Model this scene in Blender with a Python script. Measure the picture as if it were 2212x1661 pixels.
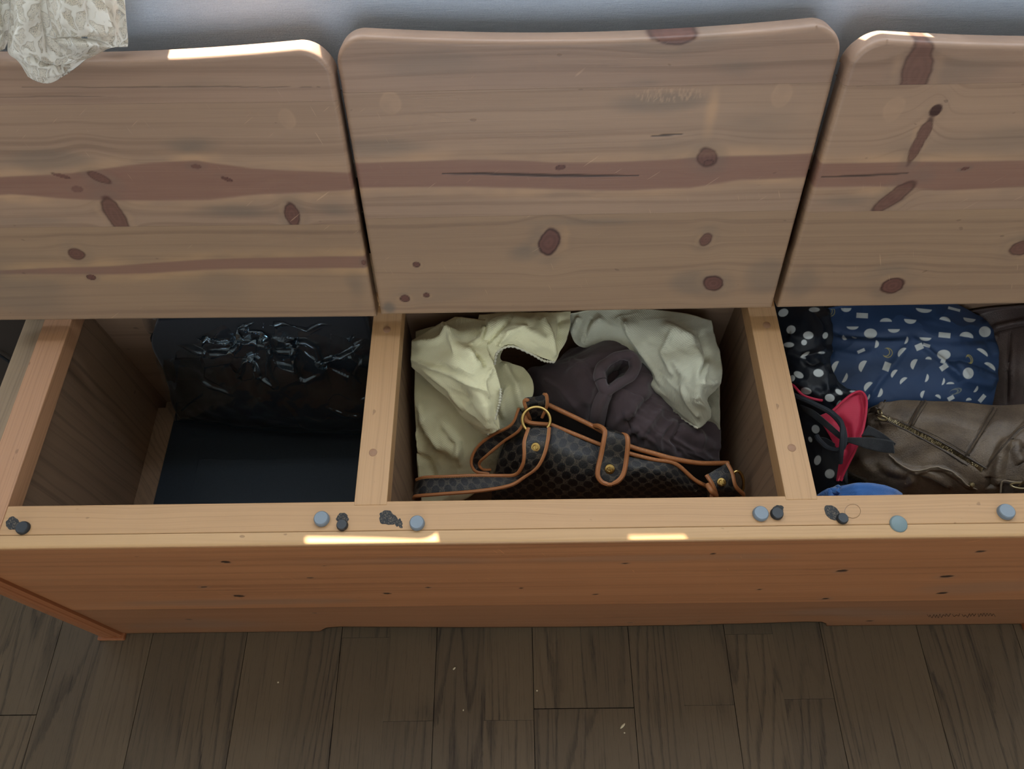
import bpy, bmesh, math, random
import numpy as np
from mathutils import Vector, Matrix, noise as mnoise

for o in list(bpy.data.objects):
    bpy.data.objects.remove(o)
scene = bpy.context.scene
COL = scene.collection
random.seed(4)
RNG = np.random.default_rng(7)

# ------------------------------------------------------------------ camera
T = 0.412                                   # height of the bench top above the floor
FPX, IW, IH = 1625.33, 2212.0, 1661.0
def _cam_axes(pitch, roll, yaw):
    F = np.array([0, math.cos(pitch), -math.sin(pitch)]); U = np.array([0, math.sin(pitch), math.cos(pitch)]); R = np.array([1.0, 0, 0])
    c, s = math.cos(roll), math.sin(roll)
    R, U = c*R + s*U, -s*R + c*U
    c, s = math.cos(yaw), math.sin(yaw)
    M = np.array([[c, -s, 0], [s, c, 0], [0, 0, 1]])
    return M@R, M@U, M@F
CR, CU, CF = _cam_axes(1.04954712, -0.0359069, 0.0243599)
CAMZ = 0.74605                              # camera height above the bench top
CPOS = np.array([0, 0, T + CAMZ])
cam_data = bpy.data.cameras.new('camera')
cam = bpy.data.objects.new('camera', cam_data); COL.objects.link(cam)
m = Matrix.Identity(4)
for i in range(3):
    m[i][0], m[i][1], m[i][2], m[i][3] = CR[i], CU[i], -CF[i], CPOS[i]
cam.matrix_world = m
cam_data.sensor_fit = 'HORIZONTAL'; cam_data.sensor_width = 36.0; cam_data.lens = FPX/IW*36.0
cam_data.clip_start = 0.02
scene.camera = cam

# ------------------------------------------------------------------ light
world = bpy.data.worlds.new('sky'); scene.world = world; world.use_nodes = True
wn = world.node_tree.nodes; wn.clear()
wo = wn.new('ShaderNodeOutputWorld'); bg = wn.new('ShaderNodeBackground')
bg.inputs['Color'].default_value = (0.80, 0.90, 1.0, 1); bg.inputs['Strength'].default_value = 4.0
world.node_tree.links.new(bg.outputs[0], wo.inputs[0])

sun_data = bpy.data.lights.new('sun', 'SUN'); sun_data.energy = 26.0; sun_data.angle = 0.0093
sun_data.color = (1.0, 0.90, 0.74)
sun = bpy.data.objects.new('sun', sun_data); COL.objects.link(sun)
SUN_DIR = Vector((0.25, -1.0, -0.96)).normalized()       # in through the window, over the lids
sun.rotation_euler = SUN_DIR.to_track_quat('-Z', 'Y').to_euler()

WALL_Y = 0.645
WIN = (-1.25, 1.35, 0.352, 1.75)            # window opening x0, x1, z0, z1 (z above the bench top)
REAR_FILL = (-0.75, 0.95, 0.25, 1.50)              # unseen opening added in the opposite wall for fill light
ROOM = (-1.9, 2.1, -2.3, 1.95)              # x0, x1, y0 of the room, ceiling above the bench top
por = bpy.data.lights.new('window_daylight', 'AREA'); por.shape = 'RECTANGLE'
por.size = WIN[1]-WIN[0]; por.size_y = WIN[3]-WIN[2]; por.cycles.is_portal = True
po = bpy.data.objects.new('window_daylight', por); COL.objects.link(po)
po.location = ((WIN[0]+WIN[1])/2, WALL_Y+0.03, T+(WIN[2]+WIN[3])/2); po.rotation_euler = (-math.pi/2, 0, 0)

por2 = bpy.data.lights.new('rear_window_daylight', 'AREA'); por2.shape = 'RECTANGLE'  # portal for the added fill opening behind the camera
por2.size = REAR_FILL[1]-REAR_FILL[0]; por2.size_y = REAR_FILL[3]-REAR_FILL[2]; por2.cycles.is_portal = True
po2 = bpy.data.objects.new('rear_window_daylight', por2); COL.objects.link(po2)
po2.location = ((REAR_FILL[0]+REAR_FILL[1])/2, ROOM[2]-0.03, T+(REAR_FILL[2]+REAR_FILL[3])/2); po2.rotation_euler = (math.pi/2, 0, 0)
vs = scene.view_settings
vs.view_transform = 'Standard'; vs.look = 'None'; vs.gamma = 1.0; vs.use_curve_mapping = False
vs.exposure = 0.13
scene.cycles.use_denoising = True
scene.cycles.max_bounces = 7; scene.cycles.diffuse_bounces = 3; scene.cycles.glossy_bounces = 3; scene.cycles.transmission_bounces = 2; scene.cycles.transparent_max_bounces = 10
scene.cycles.caustics_reflective = False; scene.cycles.caustics_refractive = False
scene.cycles.use_adaptive_sampling = True; scene.cycles.adaptive_threshold = 0.08; scene.cycles.adaptive_min_samples = 16
scene.cycles.sample_clamp_indirect = 6.0

# ------------------------------------------------------------------ geometry helpers (z is measured from the bench top)
def at(px, py, z):
    d = CF + (px-IW/2)/FPX*CR + (IH/2-py)/FPX*CU
    t = (z-CAMZ)/d[2]
    p = d*t; return np.array([p[0], p[1], z])
def to_px(P):
    v = np.asarray(P, float) - np.array([0, 0, CAMZ])
    w = v@CF
    return IW/2 + FPX*(v@CR)/w, IH/2 - FPX*(v@CU)/w

def tag(o, label=None, cat=None, group=None, kind=None):
    if label: o['label'] = label
    if cat: o['category'] = cat
    if group: o['group'] = group
    if kind: o['kind'] = kind
    return o
def empty(name, loc, parent=None):
    o = bpy.data.objects.new(name, None); COL.objects.link(o); o.empty_display_size = 0.05
    o['_w'] = [float(loc[0]), float(loc[1]), float(loc[2])]
    w = Vector(loc) + Vector((0, 0, T))
    if parent is not None:
        o.parent = parent; w = w - parent_world(parent)
    o.location = w
    return o
def parent_world(p):
    w = Vector((0, 0, 0))
    while p is not None:
        w = w + p.location; p = p.parent
    return w
CLIP = None
def finish(name, me, mat, parent=None, smooth=False):
    """mesh with absolute coordinates -> object with its origin at its base"""
    co = np.empty(len(me.vertices)*3); me.vertices.foreach_get('co', co); co = co.reshape(-1, 3)
    if CLIP is not None:                      # contents stay inside their compartment
        co[:, 0] = np.clip(co[:, 0], CLIP[0], CLIP[1]); co[:, 1] = np.clip(co[:, 1], CLIP[2], CLIP[3])
    lo, hi = co.min(0), co.max(0)
    org = np.array([(lo[0]+hi[0])/2, (lo[1]+hi[1])/2, lo[2]])
    me.vertices.foreach_set('co', (co-org).ravel()); me.update()
    if smooth:
        me.polygons.foreach_set('use_smooth', [True]*len(me.polygons))
    o = bpy.data.objects.new(name, me); COL.objects.link(o)
    if mat is not None: me.materials.append(mat)
    w = Vector(org) + Vector((0, 0, T))
    if parent is not None:
        o.parent = parent; w = w - parent_world(parent)
    o.location = w
    return o
def from_bm(name, bm, mat, parent=None, smooth=False):
    bmesh.ops.recalc_face_normals(bm, faces=bm.faces[:])
    me = bpy.data.meshes.new(name); bm.to_mesh(me); bm.free()
    o = finish(name, me, mat, parent, smooth)
    if smooth: me.set_sharp_from_angle(angle=math.radians(38))
    return o
def bm_box(x0, x1, y0, y1, z0, z1, bev=0.0, seg=2):
    bm = bmesh.new()
    bmesh.ops.create_cube(bm, size=1.0)
    for v in bm.verts:
        v.co = Vector(((x0+x1)/2 + v.co.x*(x1-x0), (y0+y1)/2 + v.co.y*(y1-y0), (z0+z1)/2 + v.co.z*(z1-z0)))
    if bev: bmesh.ops.bevel(bm, geom=bm.edges[:], offset=bev, segments=seg, affect='EDGES', profile=0.5)
    return bm
def box(name, x0, x1, y0, y1, z0, z1, mat, parent=None, bev=0.0012, seg=2):
    return from_bm(name, bm_box(x0, x1, y0, y1, z0, z1, bev, seg), mat, parent, smooth=False)
def prism(name, pts, axis, a0, a1, mat, parent=None, bev=0.0):
    """polygon pts (2-D) extruded along an axis: 'y' pts=(x,z), 'z' pts=(x,y), 'x' pts=(y,z)"""
    bm = bmesh.new()
    def mk(p, a):
        return {'y': (p[0], a, p[1]), 'z': (p[0], p[1], a), 'x': (a, p[0], p[1])}[axis]
    lo = [bm.verts.new(mk(p, a0)) for p in pts]; hi = [bm.verts.new(mk(p, a1)) for p in pts]
    bm.faces.new(lo); bm.faces.new(hi)
    n = len(pts)
    for i in range(n): bm.faces.new((lo[i], lo[(i+1) % n], hi[(i+1) % n], hi[i]))
    bmesh.ops.recalc_face_normals(bm, faces=bm.faces[:])
    if bev: bmesh.ops.bevel(bm, geom=bm.edges[:], offset=bev, segments=2, affect='EDGES', profile=0.5)
    return from_bm(name, bm, mat, parent)
def catmull(P, n, closed=False):
    P = np.asarray(P, float); k = len(P)
    if k == 1: return np.repeat(P, n, 0)
    if closed:
        Q = np.vstack([P[-1:], P, P[:2]]); t = np.linspace(0, k, n, endpoint=False)
    else:
        Q = np.vstack([2*P[:1]-P[1:2], P, 2*P[-1:]-P[-2:-1]]); t = np.linspace(0, k-1, n)
    i = np.minimum(t.astype(int), (k if closed else k-1)-1); f = (t-i)[:, None]
    sh = (len(f),) + (1,)*(P.ndim-1); f = f.reshape(sh)
    a, b, c, d = Q[i], Q[i+1], Q[i+2], Q[i+3]
    return 0.5*((2*b) + (c-a)*f + (2*a-5*b+4*c-d)*f**2 + (3*b-a-3*c+d)*f**3)
def surf(rows, nu, nv, raw=False):
    """rows of control points -> smooth grid [nv, nu, 3]; control points are picture points with a height, or raw 3-D points"""
    R = [[np.array(p, float) if raw else at(*p) for p in r] for r in rows]
    k = max(len(r) for r in R)
    R = np.array([r if len(r) == k else catmull(r, k) for r in R])
    A = catmull(R, nv)                                        # [nv, k, 3]
    return catmull(A.transpose(1, 0, 2), nu).transpose(1, 0, 2)
def normals(G, cu=False, cv=False):
    du = np.gradient(G, axis=1); dv = np.gradient(G, axis=0)
    n = np.cross(du, dv); n /= np.linalg.norm(n, axis=2, keepdims=True)+1e-12
    return n
def facing(G):
    n = normals(G)
    v = np.array([0, 0, CAMZ]) - G.reshape(-1, 3).mean(0)
    return n if (n.reshape(-1, 3).mean(0)@v) > 0 else -n
def polydist(X, Y, poly):
    """distance of picture points to a polyline, and the signed side"""
    best = np.full(X.shape, 1e9); along = np.zeros(X.shape); L = 0
    for (x0, y0), (x1, y1) in zip(poly[:-1], poly[1:]):
        dx, dy = x1-x0, y1-y0; l2 = dx*dx+dy*dy+1e-9; l = math.sqrt(l2)
        t = np.clip(((X-x0)*dx+(Y-y0)*dy)/l2, 0, 1)
        d = np.hypot(X-x0-t*dx, Y-y0-t*dy)
        m_ = d < best; best = np.where(m_, d, best); along = np.where(m_, L+t*l, along); L += l
    return best, along/max(L, 1e-9)
def inside(X, Y, poly):
    r = np.zeros(X.shape, bool); n = len(poly)
    for i in range(n):
        x0, y0 = poly[i]; x1, y1 = poly[(i+1) % n]
        c = ((y0 > Y) != (y1 > Y))
        with np.errstate(divide='ignore', invalid='ignore'):
            xi = (x1-x0)*(Y-y0)/((y1-y0) if y1 != y0 else 1e-9)+x0
        r ^= c & (X < xi)
    return r
_lat = RNG.random((64, 64, 64))
def vnoise(X, Y, Z=0.0):
    X, Y, Z = np.broadcast_arrays(np.asarray(X, float), np.asarray(Y, float), np.asarray(Z, float))
    xi, yi, zi = np.floor(X).astype(int), np.floor(Y).astype(int), np.floor(Z).astype(int)
    fx, fy, fz = X-xi, Y-yi, Z-zi
    fx, fy, fz = [f*f*(3-2*f) for f in (fx, fy, fz)]
    g = lambda a, b, c: _lat[(xi+a) % 64, (yi+b) % 64, (zi+c) % 64]
    l = lambda a, b, t: a+(b-a)*t
    return l(l(l(g(0,0,0), g(1,0,0), fx), l(g(0,1,0), g(1,1,0), fx), fy), l(l(g(0,0,1), g(1,0,1), fx), l(g(0,1,1), g(1,1,1), fx), fy), fz)*2-1
def fbm(X, Y, Z=0.0, o=3):
    s = 0; a = 1; k = 1.0
    for i in range(o):
        s = s+a*vnoise(X*k+i*7.3, Y*k+i*3.1, np.asarray(Z)*k+i*5.7); a *= .5; k *= 2.03
    return s
def grid_mesh(name, G, mat, parent=None, thick=0.0, close_u=False, color=None, smooth=True, mask=None, off=-1.0):
    nv, nu = G.shape[:2]
    idx = np.arange(nv*nu).reshape(nv, nu)
    if close_u: idx = np.hstack([idx, idx[:, :1]])
    a, b, c, d = idx[:-1, :-1], idx[:-1, 1:], idx[1:, 1:], idx[1:, :-1]
    F = np.stack([a, b, c, d], -1).reshape(-1, 4)
    nF = normals(G)
    view = np.array([0, 0, CAMZ]) - G.reshape(-1, 3).mean(0)
    flip = (not close_u) and (nF.reshape(-1, 3).mean(0)@view) < 0
    if flip: F = F[:, ::-1]
    if mask is not None:
        mk = mask.ravel(); F = F[mk[F].all(1)]
        used = np.unique(F); remap = -np.ones(nv*nu, int); remap[used] = np.arange(len(used)); F = remap[F]
    else: used = np.arange(nv*nu)
    V = G.reshape(-1, 3)[used]
    me = bpy.data.meshes.new(name)
    me.vertices.add(len(V)); me.vertices.foreach_set('co', V.ravel())
    me.loops.add(F.size); me.polygons.add(len(F))
    me.loops.foreach_set('vertex_index', F.ravel().astype(np.int32))
    me.polygons.foreach_set('loop_start', np.arange(0, F.size, 4, dtype=np.int32))
    me.update(calc_edges=True); me.validate()
    # metric uv
    du = np.linalg.norm(np.diff(G, axis=1), axis=2).mean(0); dv = np.linalg.norm(np.diff(G, axis=0), axis=2).mean(1)
    U = np.concatenate([[0], np.cumsum(du)]); Vv = np.concatenate([[0], np.cumsum(dv)])
    UV = np.stack(np.meshgrid(U, Vv), -1).reshape(-1, 2)[used]
    if len(me.polygons) == len(F):
        lay = me.uv_layers.new(name='UVMap'); vi = np.empty(len(me.loops), np.int32); me.loops.foreach_get('vertex_index', vi)
        lay.data.foreach_set('uv', UV[vi].ravel())
    if color is not None:
        ca = me.color_attributes.new('print', 'FLOAT_COLOR', 'POINT')
        c4 = np.ones((len(V), 4)); c4[:, :color.shape[-1]] = color.reshape(-1, color.shape[-1])[used]
        ca.data.foreach_set('color', c4.ravel())
    o = finish(name, me, mat, parent, smooth)
    if thick:
        s = o.modifiers.new('thickness', 'SOLIDIFY'); s.thickness = thick; s.offset = off
    return o
def tube_grid(P, r, k=8, closed=False):
    P = np.asarray(P, float); n = len(P)
    t = np.gradient(P, axis=0) if not closed else (np.roll(P, -1, 0)-np.roll(P, 1, 0))
    t /= np.linalg.norm(t, axis=1, keepdims=True)+1e-12
    up = np.array([0, 0, 1.0]); 
    if abs(t[0]@up) > .9: up = np.array([0, 1.0, 0])
    nrm = np.cross(t[0], up); nrm /= np.linalg.norm(nrm); out = []
    rr = np.broadcast_to(np.asarray(r, float), (n,))
    for i in range(n):
        nrm = nrm-t[i]*(nrm@t[i]); nrm /= np.linalg.norm(nrm)+1e-12
        b = np.cross(t[i], nrm)
        a = np.linspace(0, 2*math.pi, k, endpoint=False)
        out.append(P[i]+rr[i]*(np.cos(a)[:, None]*nrm+np.sin(a)[:, None]*b))
    return np.array(out)
def tube(name, P, r, mat, parent=None, k=8, closed=False):
    """round cord along 3-D points"""
    G = tube_grid(P, r, k, closed); n = len(G)
    bm = bmesh.new(); V = [[bm.verts.new(p) for p in ring] for ring in G]
    for i in range(n if closed else n-1):
        for j in range(k):
            bm.faces.new((V[i][j], V[i][(j+1) % k], V[(i+1) % n][(j+1) % k], V[(i+1) % n][j]))
    if not closed:
        bm.faces.new(V[0]); bm.faces.new(V[-1])
    return from_bm(name, bm, mat, parent, smooth=True)
def curve(pts, n, closed=False, raw=False):
    return catmull([np.array(p, float) if raw else at(*p) for p in pts], n, closed)
def lathe(name, prof, center, mat, parent=None, k=28, axis=(0, 0, 1)):
    """profile (r, h) turned about an axis through center"""
    ax = Vector(axis).normalized(); q = Vector((0, 0, 1)).rotation_difference(ax); bm = bmesh.new(); rings = []
    for r, h in prof:
        if r < 1e-7: rings.append([bm.verts.new(q@Vector((0, 0, h))+Vector(center))]); continue
        rings.append([bm.verts.new(q@Vector((r*math.cos(2*math.pi*j/k), r*math.sin(2*math.pi*j/k), h))+Vector(center)) for j in range(k)])
    for a, b in zip(rings[:-1], rings[1:]):
        for j in range(k):
            vs_ = [a[j % len(a)], a[(j+1) % len(a)], b[(j+1) % len(b)], b[j % len(b)]]
            u = []
            for v in vs_:
                if v not in u: u.append(v)
            if len(u) > 2: bm.faces.new(u)
    o = from_bm(name, bm, mat, parent, smooth=True)
    return o

# ------------------------------------------------------------------ material helpers: a small expression language over shader nodes
class N:
    def __init__(s, nt, sock): s.nt, s.s = nt, sock
    def _m(s, op, *a):
        n = s.nt.nodes.new('ShaderNodeMath'); n.operation = op
        for i, v in enumerate((s,)+a):
            if isinstance(v, N): s.nt.links.new(v.s, n.inputs[i])
            else: n.inputs[i].default_value = v
        return N(s.nt, n.outputs[0])
    def __add__(s, o): return s._m('ADD', o)
    __radd__ = __add__
    def __sub__(s, o): return s._m('SUBTRACT', o)
    def __rsub__(s, o): return (s*-1.0)+o
    def __mul__(s, o): return s._m('MULTIPLY', o)
    __rmul__ = __mul__
    def __truediv__(s, o): return s._m('DIVIDE', o)
    def abs(s): return s._m('ABSOLUTE')
    def sin(s): return s._m('SINE')
    def sqrt(s): return s._m('SQRT')
    def pow(s, e): return s._m('POWER', e)
    def fract(s): return s._m('FRACT')
    def floor(s): return s._m('FLOOR')
    def min(s, o): return s._m('MINIMUM', o)
    def max(s, o): return s._m('MAXIMUM', o)
    def lt(s, o): return s._m('LESS_THAN', o)
    def gt(s, o): return s._m('GREATER_THAN', o)
    def mod(s, o): return s._m('FLOORED_MODULO', o)
    def step(s, a, b, o0=0.0, o1=1.0):
        n = s.nt.nodes.new('ShaderNodeMapRange'); n.interpolation_type = 'SMOOTHSTEP'
        s.nt.links.new(s.s, n.inputs['Value'])
        for k, v in (('From Min', a), ('From Max', b), ('To Min', o0), ('To Max', o1)):
            if isinstance(v, N): s.nt.links.new(v.s, n.inputs[k])
            else: n.inputs[k].default_value = v
        return N(s.nt, n.outputs[0])
class Mat:
    def __init__(s, name):
        s.m = bpy.data.materials.new(name); s.m.use_nodes = True; s.nt = s.m.node_tree
        s.b = s.nt.nodes['Principled BSDF']; s.out = s.nt.nodes['Material Output']
        s.m.diffuse_color = (.5, .4, .3, 1)
    def node(s, t): return s.nt.nodes.new(t)
    def obj(s):
        t = s.node('ShaderNodeTexCoord'); n = s.node('ShaderNodeSeparateXYZ'); s.nt.links.new(t.outputs['Object'], n.inputs[0])
        return [N(s.nt, n.outputs[i]) for i in range(3)]
    def uv(s):
        t = s.node('ShaderNodeTexCoord'); n = s.node('ShaderNodeSeparateXYZ'); s.nt.links.new(t.outputs['UV'], n.inputs[0])
        return [N(s.nt, n.outputs[i]) for i in range(2)]
    def rand(s):
        return N(s.nt, s.node('ShaderNodeObjectInfo').outputs['Random'])
    def vec(s, *a):
        n = s.node('ShaderNodeCombineXYZ')
        for i, v in enumerate(a):
            if isinstance(v, N): s.nt.links.new(v.s, n.inputs[i])
            else: n.inputs[i].default_value = v
        return N(s.nt, n.outputs[0])
    def noise(s, v, scale=1.0, detail=3.0, rough=0.55, dist=0.0):
        n = s.node('ShaderNodeTexNoise'); s.nt.links.new(v.s, n.inputs['Vector'])
        n.inputs['Scale'].default_value = scale; n.inputs['Detail'].default_value = detail; n.inputs['Roughness'].default_value = rough
        n.inputs['Distortion'].default_value = dist
        return N(s.nt, n.outputs[0])
    def voro(s, v, scale=1.0, feature='F1', out='Distance', rnd=1.0):
        n = s.node('ShaderNodeTexVoronoi'); n.feature = feature; s.nt.links.new(v.s, n.inputs['Vector'])
        n.inputs['Scale'].default_value = scale; n.inputs['Randomness'].default_value = rnd
        return N(s.nt, n.outputs[out])
    def rgb(s, c):
        n = s.node('ShaderNodeRGB'); n.outputs[0].default_value = (*c, 1); return N(s.nt, n.outputs[0])
    def mix(s, f, a, b):
        n = s.node('ShaderNodeMix'); n.data_type = 'RGBA'; n.clamp_factor = True
        for k, v in ((0, f), (6, a), (7, b)):
            if isinstance(v, N): s.nt.links.new(v.s, n.inputs[k])
            elif k == 0: n.inputs[k].default_value = v
            else: n.inputs[k].default_value = (*v, 1)
        return N(s.nt, n.outputs[2])
    def attr(s, name):
        n = s.node('ShaderNodeAttribute'); n.attribute_name = name; return N(s.nt, n.outputs['Color'])
    def set(s, k, v):
        if isinstance(v, N): s.nt.links.new(v.s, s.b.inputs[k])
        elif isinstance(v, tuple): s.b.inputs[k].default_value = (*v, 1)
        else: s.b.inputs[k].default_value = v
    def bump(s, h, strength=0.3, dist=0.001):
        n = s.node('ShaderNodeBump'); n.inputs['Strength'].default_value = strength; n.inputs['Distance'].default_value = dist
        s.nt.links.new(h.s, n.inputs['Height']); s.nt.links.new(n.outputs[0], s.b.inputs['Normal'])
def lin(r, g, b):
    f = lambda c: c/12.92 if c <= .04045 else ((c+.055)/1.055)**2.4
    return tuple(f(c/255) for c in (r, g, b))
def plain(name, rgb, rough=0.5, metal=0.0, spec=0.5, coat=0.0):
    M = Mat(name); M.set('Base Color', rgb); M.set('Roughness', rough); M.set('Metallic', metal); M.set('Specular IOR Level', spec)
    if coat: M.set('Coat Weight', coat)
    return M.m

def wood(name, base, dark, grain='X', lines=260.0, contrast=0.5, rough=0.42, seed=0.0, spec=0.4):
    """plain pine: fine growth lines along the grain"""
    M = Mat(name); c = M.obj()
    u, v, w = {'X': (c[0], c[1], c[2]), 'Y': (c[1], c[0], c[2]), 'Z': (c[2], c[0], c[1])}[grain]
    su = u+seed
    big = M.noise(M.vec(su*2.2, v*9.0, w*9.0+seed), 1.0, 3.0)
    gl = M.noise(M.vec(su*0.9, (v+w*0.7+(big-0.5)*0.03)*lines*1.9, seed), 1.0, 2.0, 0.5)
    ln = gl.step(0.46, 0.72)
    fine = M.noise(M.vec(su*9.0, v*900.0, w*700.0), 1.0, 2.0, 0.6)
    tone = M.noise(M.vec(su*1.6+4.0, v*22.0, w*12.0+seed*3.0), 1.0, 4.0, 0.6)
    col = M.mix((ln*0.42+fine*0.28+(tone-0.35)*1.0)*contrast, base, dark)
    dm = M.noise(M.vec(su*60.0, v*110.0, w*60.0+2.0), 1.0, 1.0, 0.5).step(0.75, 0.80)
    col = M.mix(dm*0.45, col, (dark[0]*.5, dark[1]*.45, dark[2]*.42))
    M.set('Base Color', col); M.set('Specular IOR Level', spec); M.set('Roughness', rough+(tone-0.5)*0.18)
    M.bump(ln*0.3+fine*0.6-dm*0.8, 0.22, 0.0006)
    return M.m
def wood_fig(name, base, dark, red, knotc, lines=150.0, contrast=0.5, rough=0.40, scratch=0.3, seed=0.0):
    """pine board whose figure (knots, heartwood, stains, cracks, marks) is stored on the mesh; grain lines follow the stored warp"""
    M = Mat(name); c = M.obj(); u, v = c[0], c[1]; su = u+seed
    def sep(n_):
        n = M.node('ShaderNodeAttribute'); n.attribute_name = n_; s = M.node('ShaderNodeSeparateColor'); M.nt.links.new(n.outputs['Color'], s.inputs[0])
        return [N(M.nt, s.outputs[i]) for i in range(3)]+[N(M.nt, n.outputs['Alpha'])]
    knot, band, stain, vw = sep('figure'); ring, crack, mark, glow = sep('marks')
    big = M.noise(M.vec(su*2.2, v*9.0, seed), 1.0, 3.0)
    gl = M.noise(M.vec(su*0.9, (vw+(big-0.5)*0.022)*lines*1.9, seed), 1.0, 2.0, 0.5)
    ln = gl.step(0.46, 0.72)
    fine = M.noise(M.vec(su*9.0, v*900.0, c[2]*700.0), 1.0, 2.0, 0.6)
    tone = M.noise(M.vec(su*1.6+4.0, v*22.0, seed*3.0), 1.0, 4.0, 0.6)
    col = M.mix((ln*0.55+(fine-0.25)*0.55+(tone-0.38)*1.25)*contrast, base, dark)
    col = M.mix(glow, col, (base[0]*1.32, base[1]*1.24, base[2]*1.06))
    col = M.mix(band*(fine*0.5+0.75), col, red)
    col = M.mix(stain*(tone*0.8+0.6), col, (0.15, 0.125, 0.10))
    col = M.mix(knot*(fine*0.3+0.85), col, M.mix(ring, knotc, (knotc[0]*.35, knotc[1]*.32, knotc[2]*.32)))
    col = M.mix(crack, col, (0.035, 0.022, 0.018))
    col = M.mix(mark, col, (base[0]*1.25, base[1]*1.22, base[2]*1.15))
    h = ln*0.3+fine*0.6-crack
    for k, (ax_, ay_, sc_) in enumerate(((0.8, 0.6, 1.0), (-0.35, 0.93, 1.2))):
        p = u*ax_+v*ay_; q2 = v*ax_-u*ay_
        nz = M.noise(M.vec(p*26.0*sc_+k*5.0, q2*430.0*sc_, seed+k), 1.0, 1.0, 0.4)
        sm = nz.step(0.74, 0.80)*(big if k else tone).step(0.50, 0.58)
        col = M.mix(sm*scratch, col, (min(1, base[0]*1.9), min(1, base[1]*1.9), min(1, base[2]*1.8)))
        h = h-sm
    dm = M.noise(M.vec(su*60.0, v*110.0, 2.0), 1.0, 1.0, 0.5).step(0.76, 0.80)
    col = M.mix(dm*0.35, col, (dark[0]*.5, dark[1]*.45, dark[2]*.42))
    M.set('Base Color', col); M.set('Specular IOR Level', .4); M.set('Roughness', rough+(tone-0.5)*0.18)
    M.bump(h-dm*0.8, 0.22, 0.0006)
    return M.m
def sstep(x, a, b):
    t = np.clip((x-a)/(b-a), 0, 1); return t*t*(3-2*t)
def figure(U, S, knots=(), bands=(), stains=(), streaks=(), marks=(), glows=(), rough=()):
    """wood figure sampled at board points: knots (u, v, ru, rv, angle, dark), bands ([(u, lo, hi)], amount), stains (u, v, ru, rv, amount),
    streaks ([(u, v)], width, amount), marks (u, v, r), glows: paler streaks (u, v, ru, rv, amount)"""
    vw = S.copy(); K = np.zeros(U.shape); R = K.copy(); B = K.copy(); ST = K.copy(); CR_ = K.copy(); MK = K.copy(); GL = K.copy()
    n1 = fbm(U*90, S*130, 1.0, 3); n2 = fbm(U*22, S*60, 4.0, 3); n3 = fbm(U*9, S*26, 7.0, 3)
    for pts, amt in bands:
        pts = np.array(pts); lo = np.interp(U, pts[:, 0], pts[:, 1])+n3*.0016; hi = np.interp(U, pts[:, 0], pts[:, 2])+n3*.0016
        m_ = sstep(S-lo, 0, .0035)*sstep(hi-S, 0, .0025)
        ends = sstep(U, pts[0, 0]-.03, pts[0, 0])*sstep(-U, -pts[-1, 0]-.03, -pts[-1, 0])
        B = np.maximum(B, m_*amt*ends)
        sap = sstep(S-lo, -.015, -.001)*sstep(hi-S, -.015, -.001)*(1-m_)*ends
        GL = np.maximum(GL, sap*np.clip(.32+n2*.35, 0, .6))
    for (ku, kv, ru, rv, an, dk) in knots:
        ca, sa = math.cos(an), math.sin(an); du, dv = U-ku, S-kv
        r = np.hypot((du*ca+dv*sa)/ru, (dv*ca-du*sa)/rv); rn = r*(1+.10*n2)+.10*n1
        vw = vw-dv*.75*np.exp(-((du/(ru*2.2))**2+(dv/(rv*2.0))**2))
        K = np.maximum(K, (1-sstep(rn, .82, 1.06))*min(dk, 1.0))
        R = np.maximum(R, ((np.sin(rn*15)*.5+.5)*.30*(rn < 1.1)+np.exp(-((rn-.86)/.10)**2)*.9)*min(1, dk)+(dk > 1)*.9*(rn < 1))
        ST = np.maximum(ST, (1-sstep(rn, .95, 2.6))*(rn > .9)*.30*min(dk, 1)*np.clip(.7+n2, 0, 1.4))
        GL = np.maximum(GL, np.exp(-((rn-1.3)/.28)**2)*.30*np.clip(.4+np.sin(np.arctan2(dv, du)*2+ku*40)*.8, 0, 1))
    for (su0, sv0, sru, srv, amt) in stains:
        d = np.hypot((U-su0)/sru, (S-sv0)/srv)+n3*.55
        ST = np.maximum(ST, (1-sstep(d, .25, 1.2))*amt)
    for (su0, sv0, sru, srv, amt) in glows:
        d = np.hypot((U-su0)/sru, (S-sv0)/srv)+n3*.4
        GL = np.maximum(GL, (1-sstep(d, .3, 1.2))*amt)
    for pts, wd, amt in streaks:
        d, t = polydist(U, S+n2*.0006, pts); w_ = wd*(.35+.65*np.sin(np.clip(t, .02, .98)*math.pi))
        CR_ = np.maximum(CR_, (1-sstep(d, w_*.45, w_*1.1))*amt)
    for (mu, mv, mr) in marks:
        d = np.hypot(U-mu, (S-mv)*.8)/mr+n2*.18
        MK = np.maximum(MK, ((1-sstep(d, .8, 1.0))*.32+np.exp(-((d-.9)/.10)**2)*.18)*np.clip(.85+n1*.4, 0, 1))
    for (ru0, rv0, rru, rrv, amt) in rough:                    # torn grain: pale flecks across the growth lines
        d = np.hypot((U-ru0)/rru, (S-rv0)/rrv)+n2*.3
        MK = np.maximum(MK, (1-sstep(d, .6, 1.0))*np.clip(fbm(U*900, S*260, 2.0, 2)*1.6, 0, 1)*amt)
    return np.stack([K, B, ST, vw], -1), np.stack([R, CR_, MK, GL], -1)
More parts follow.
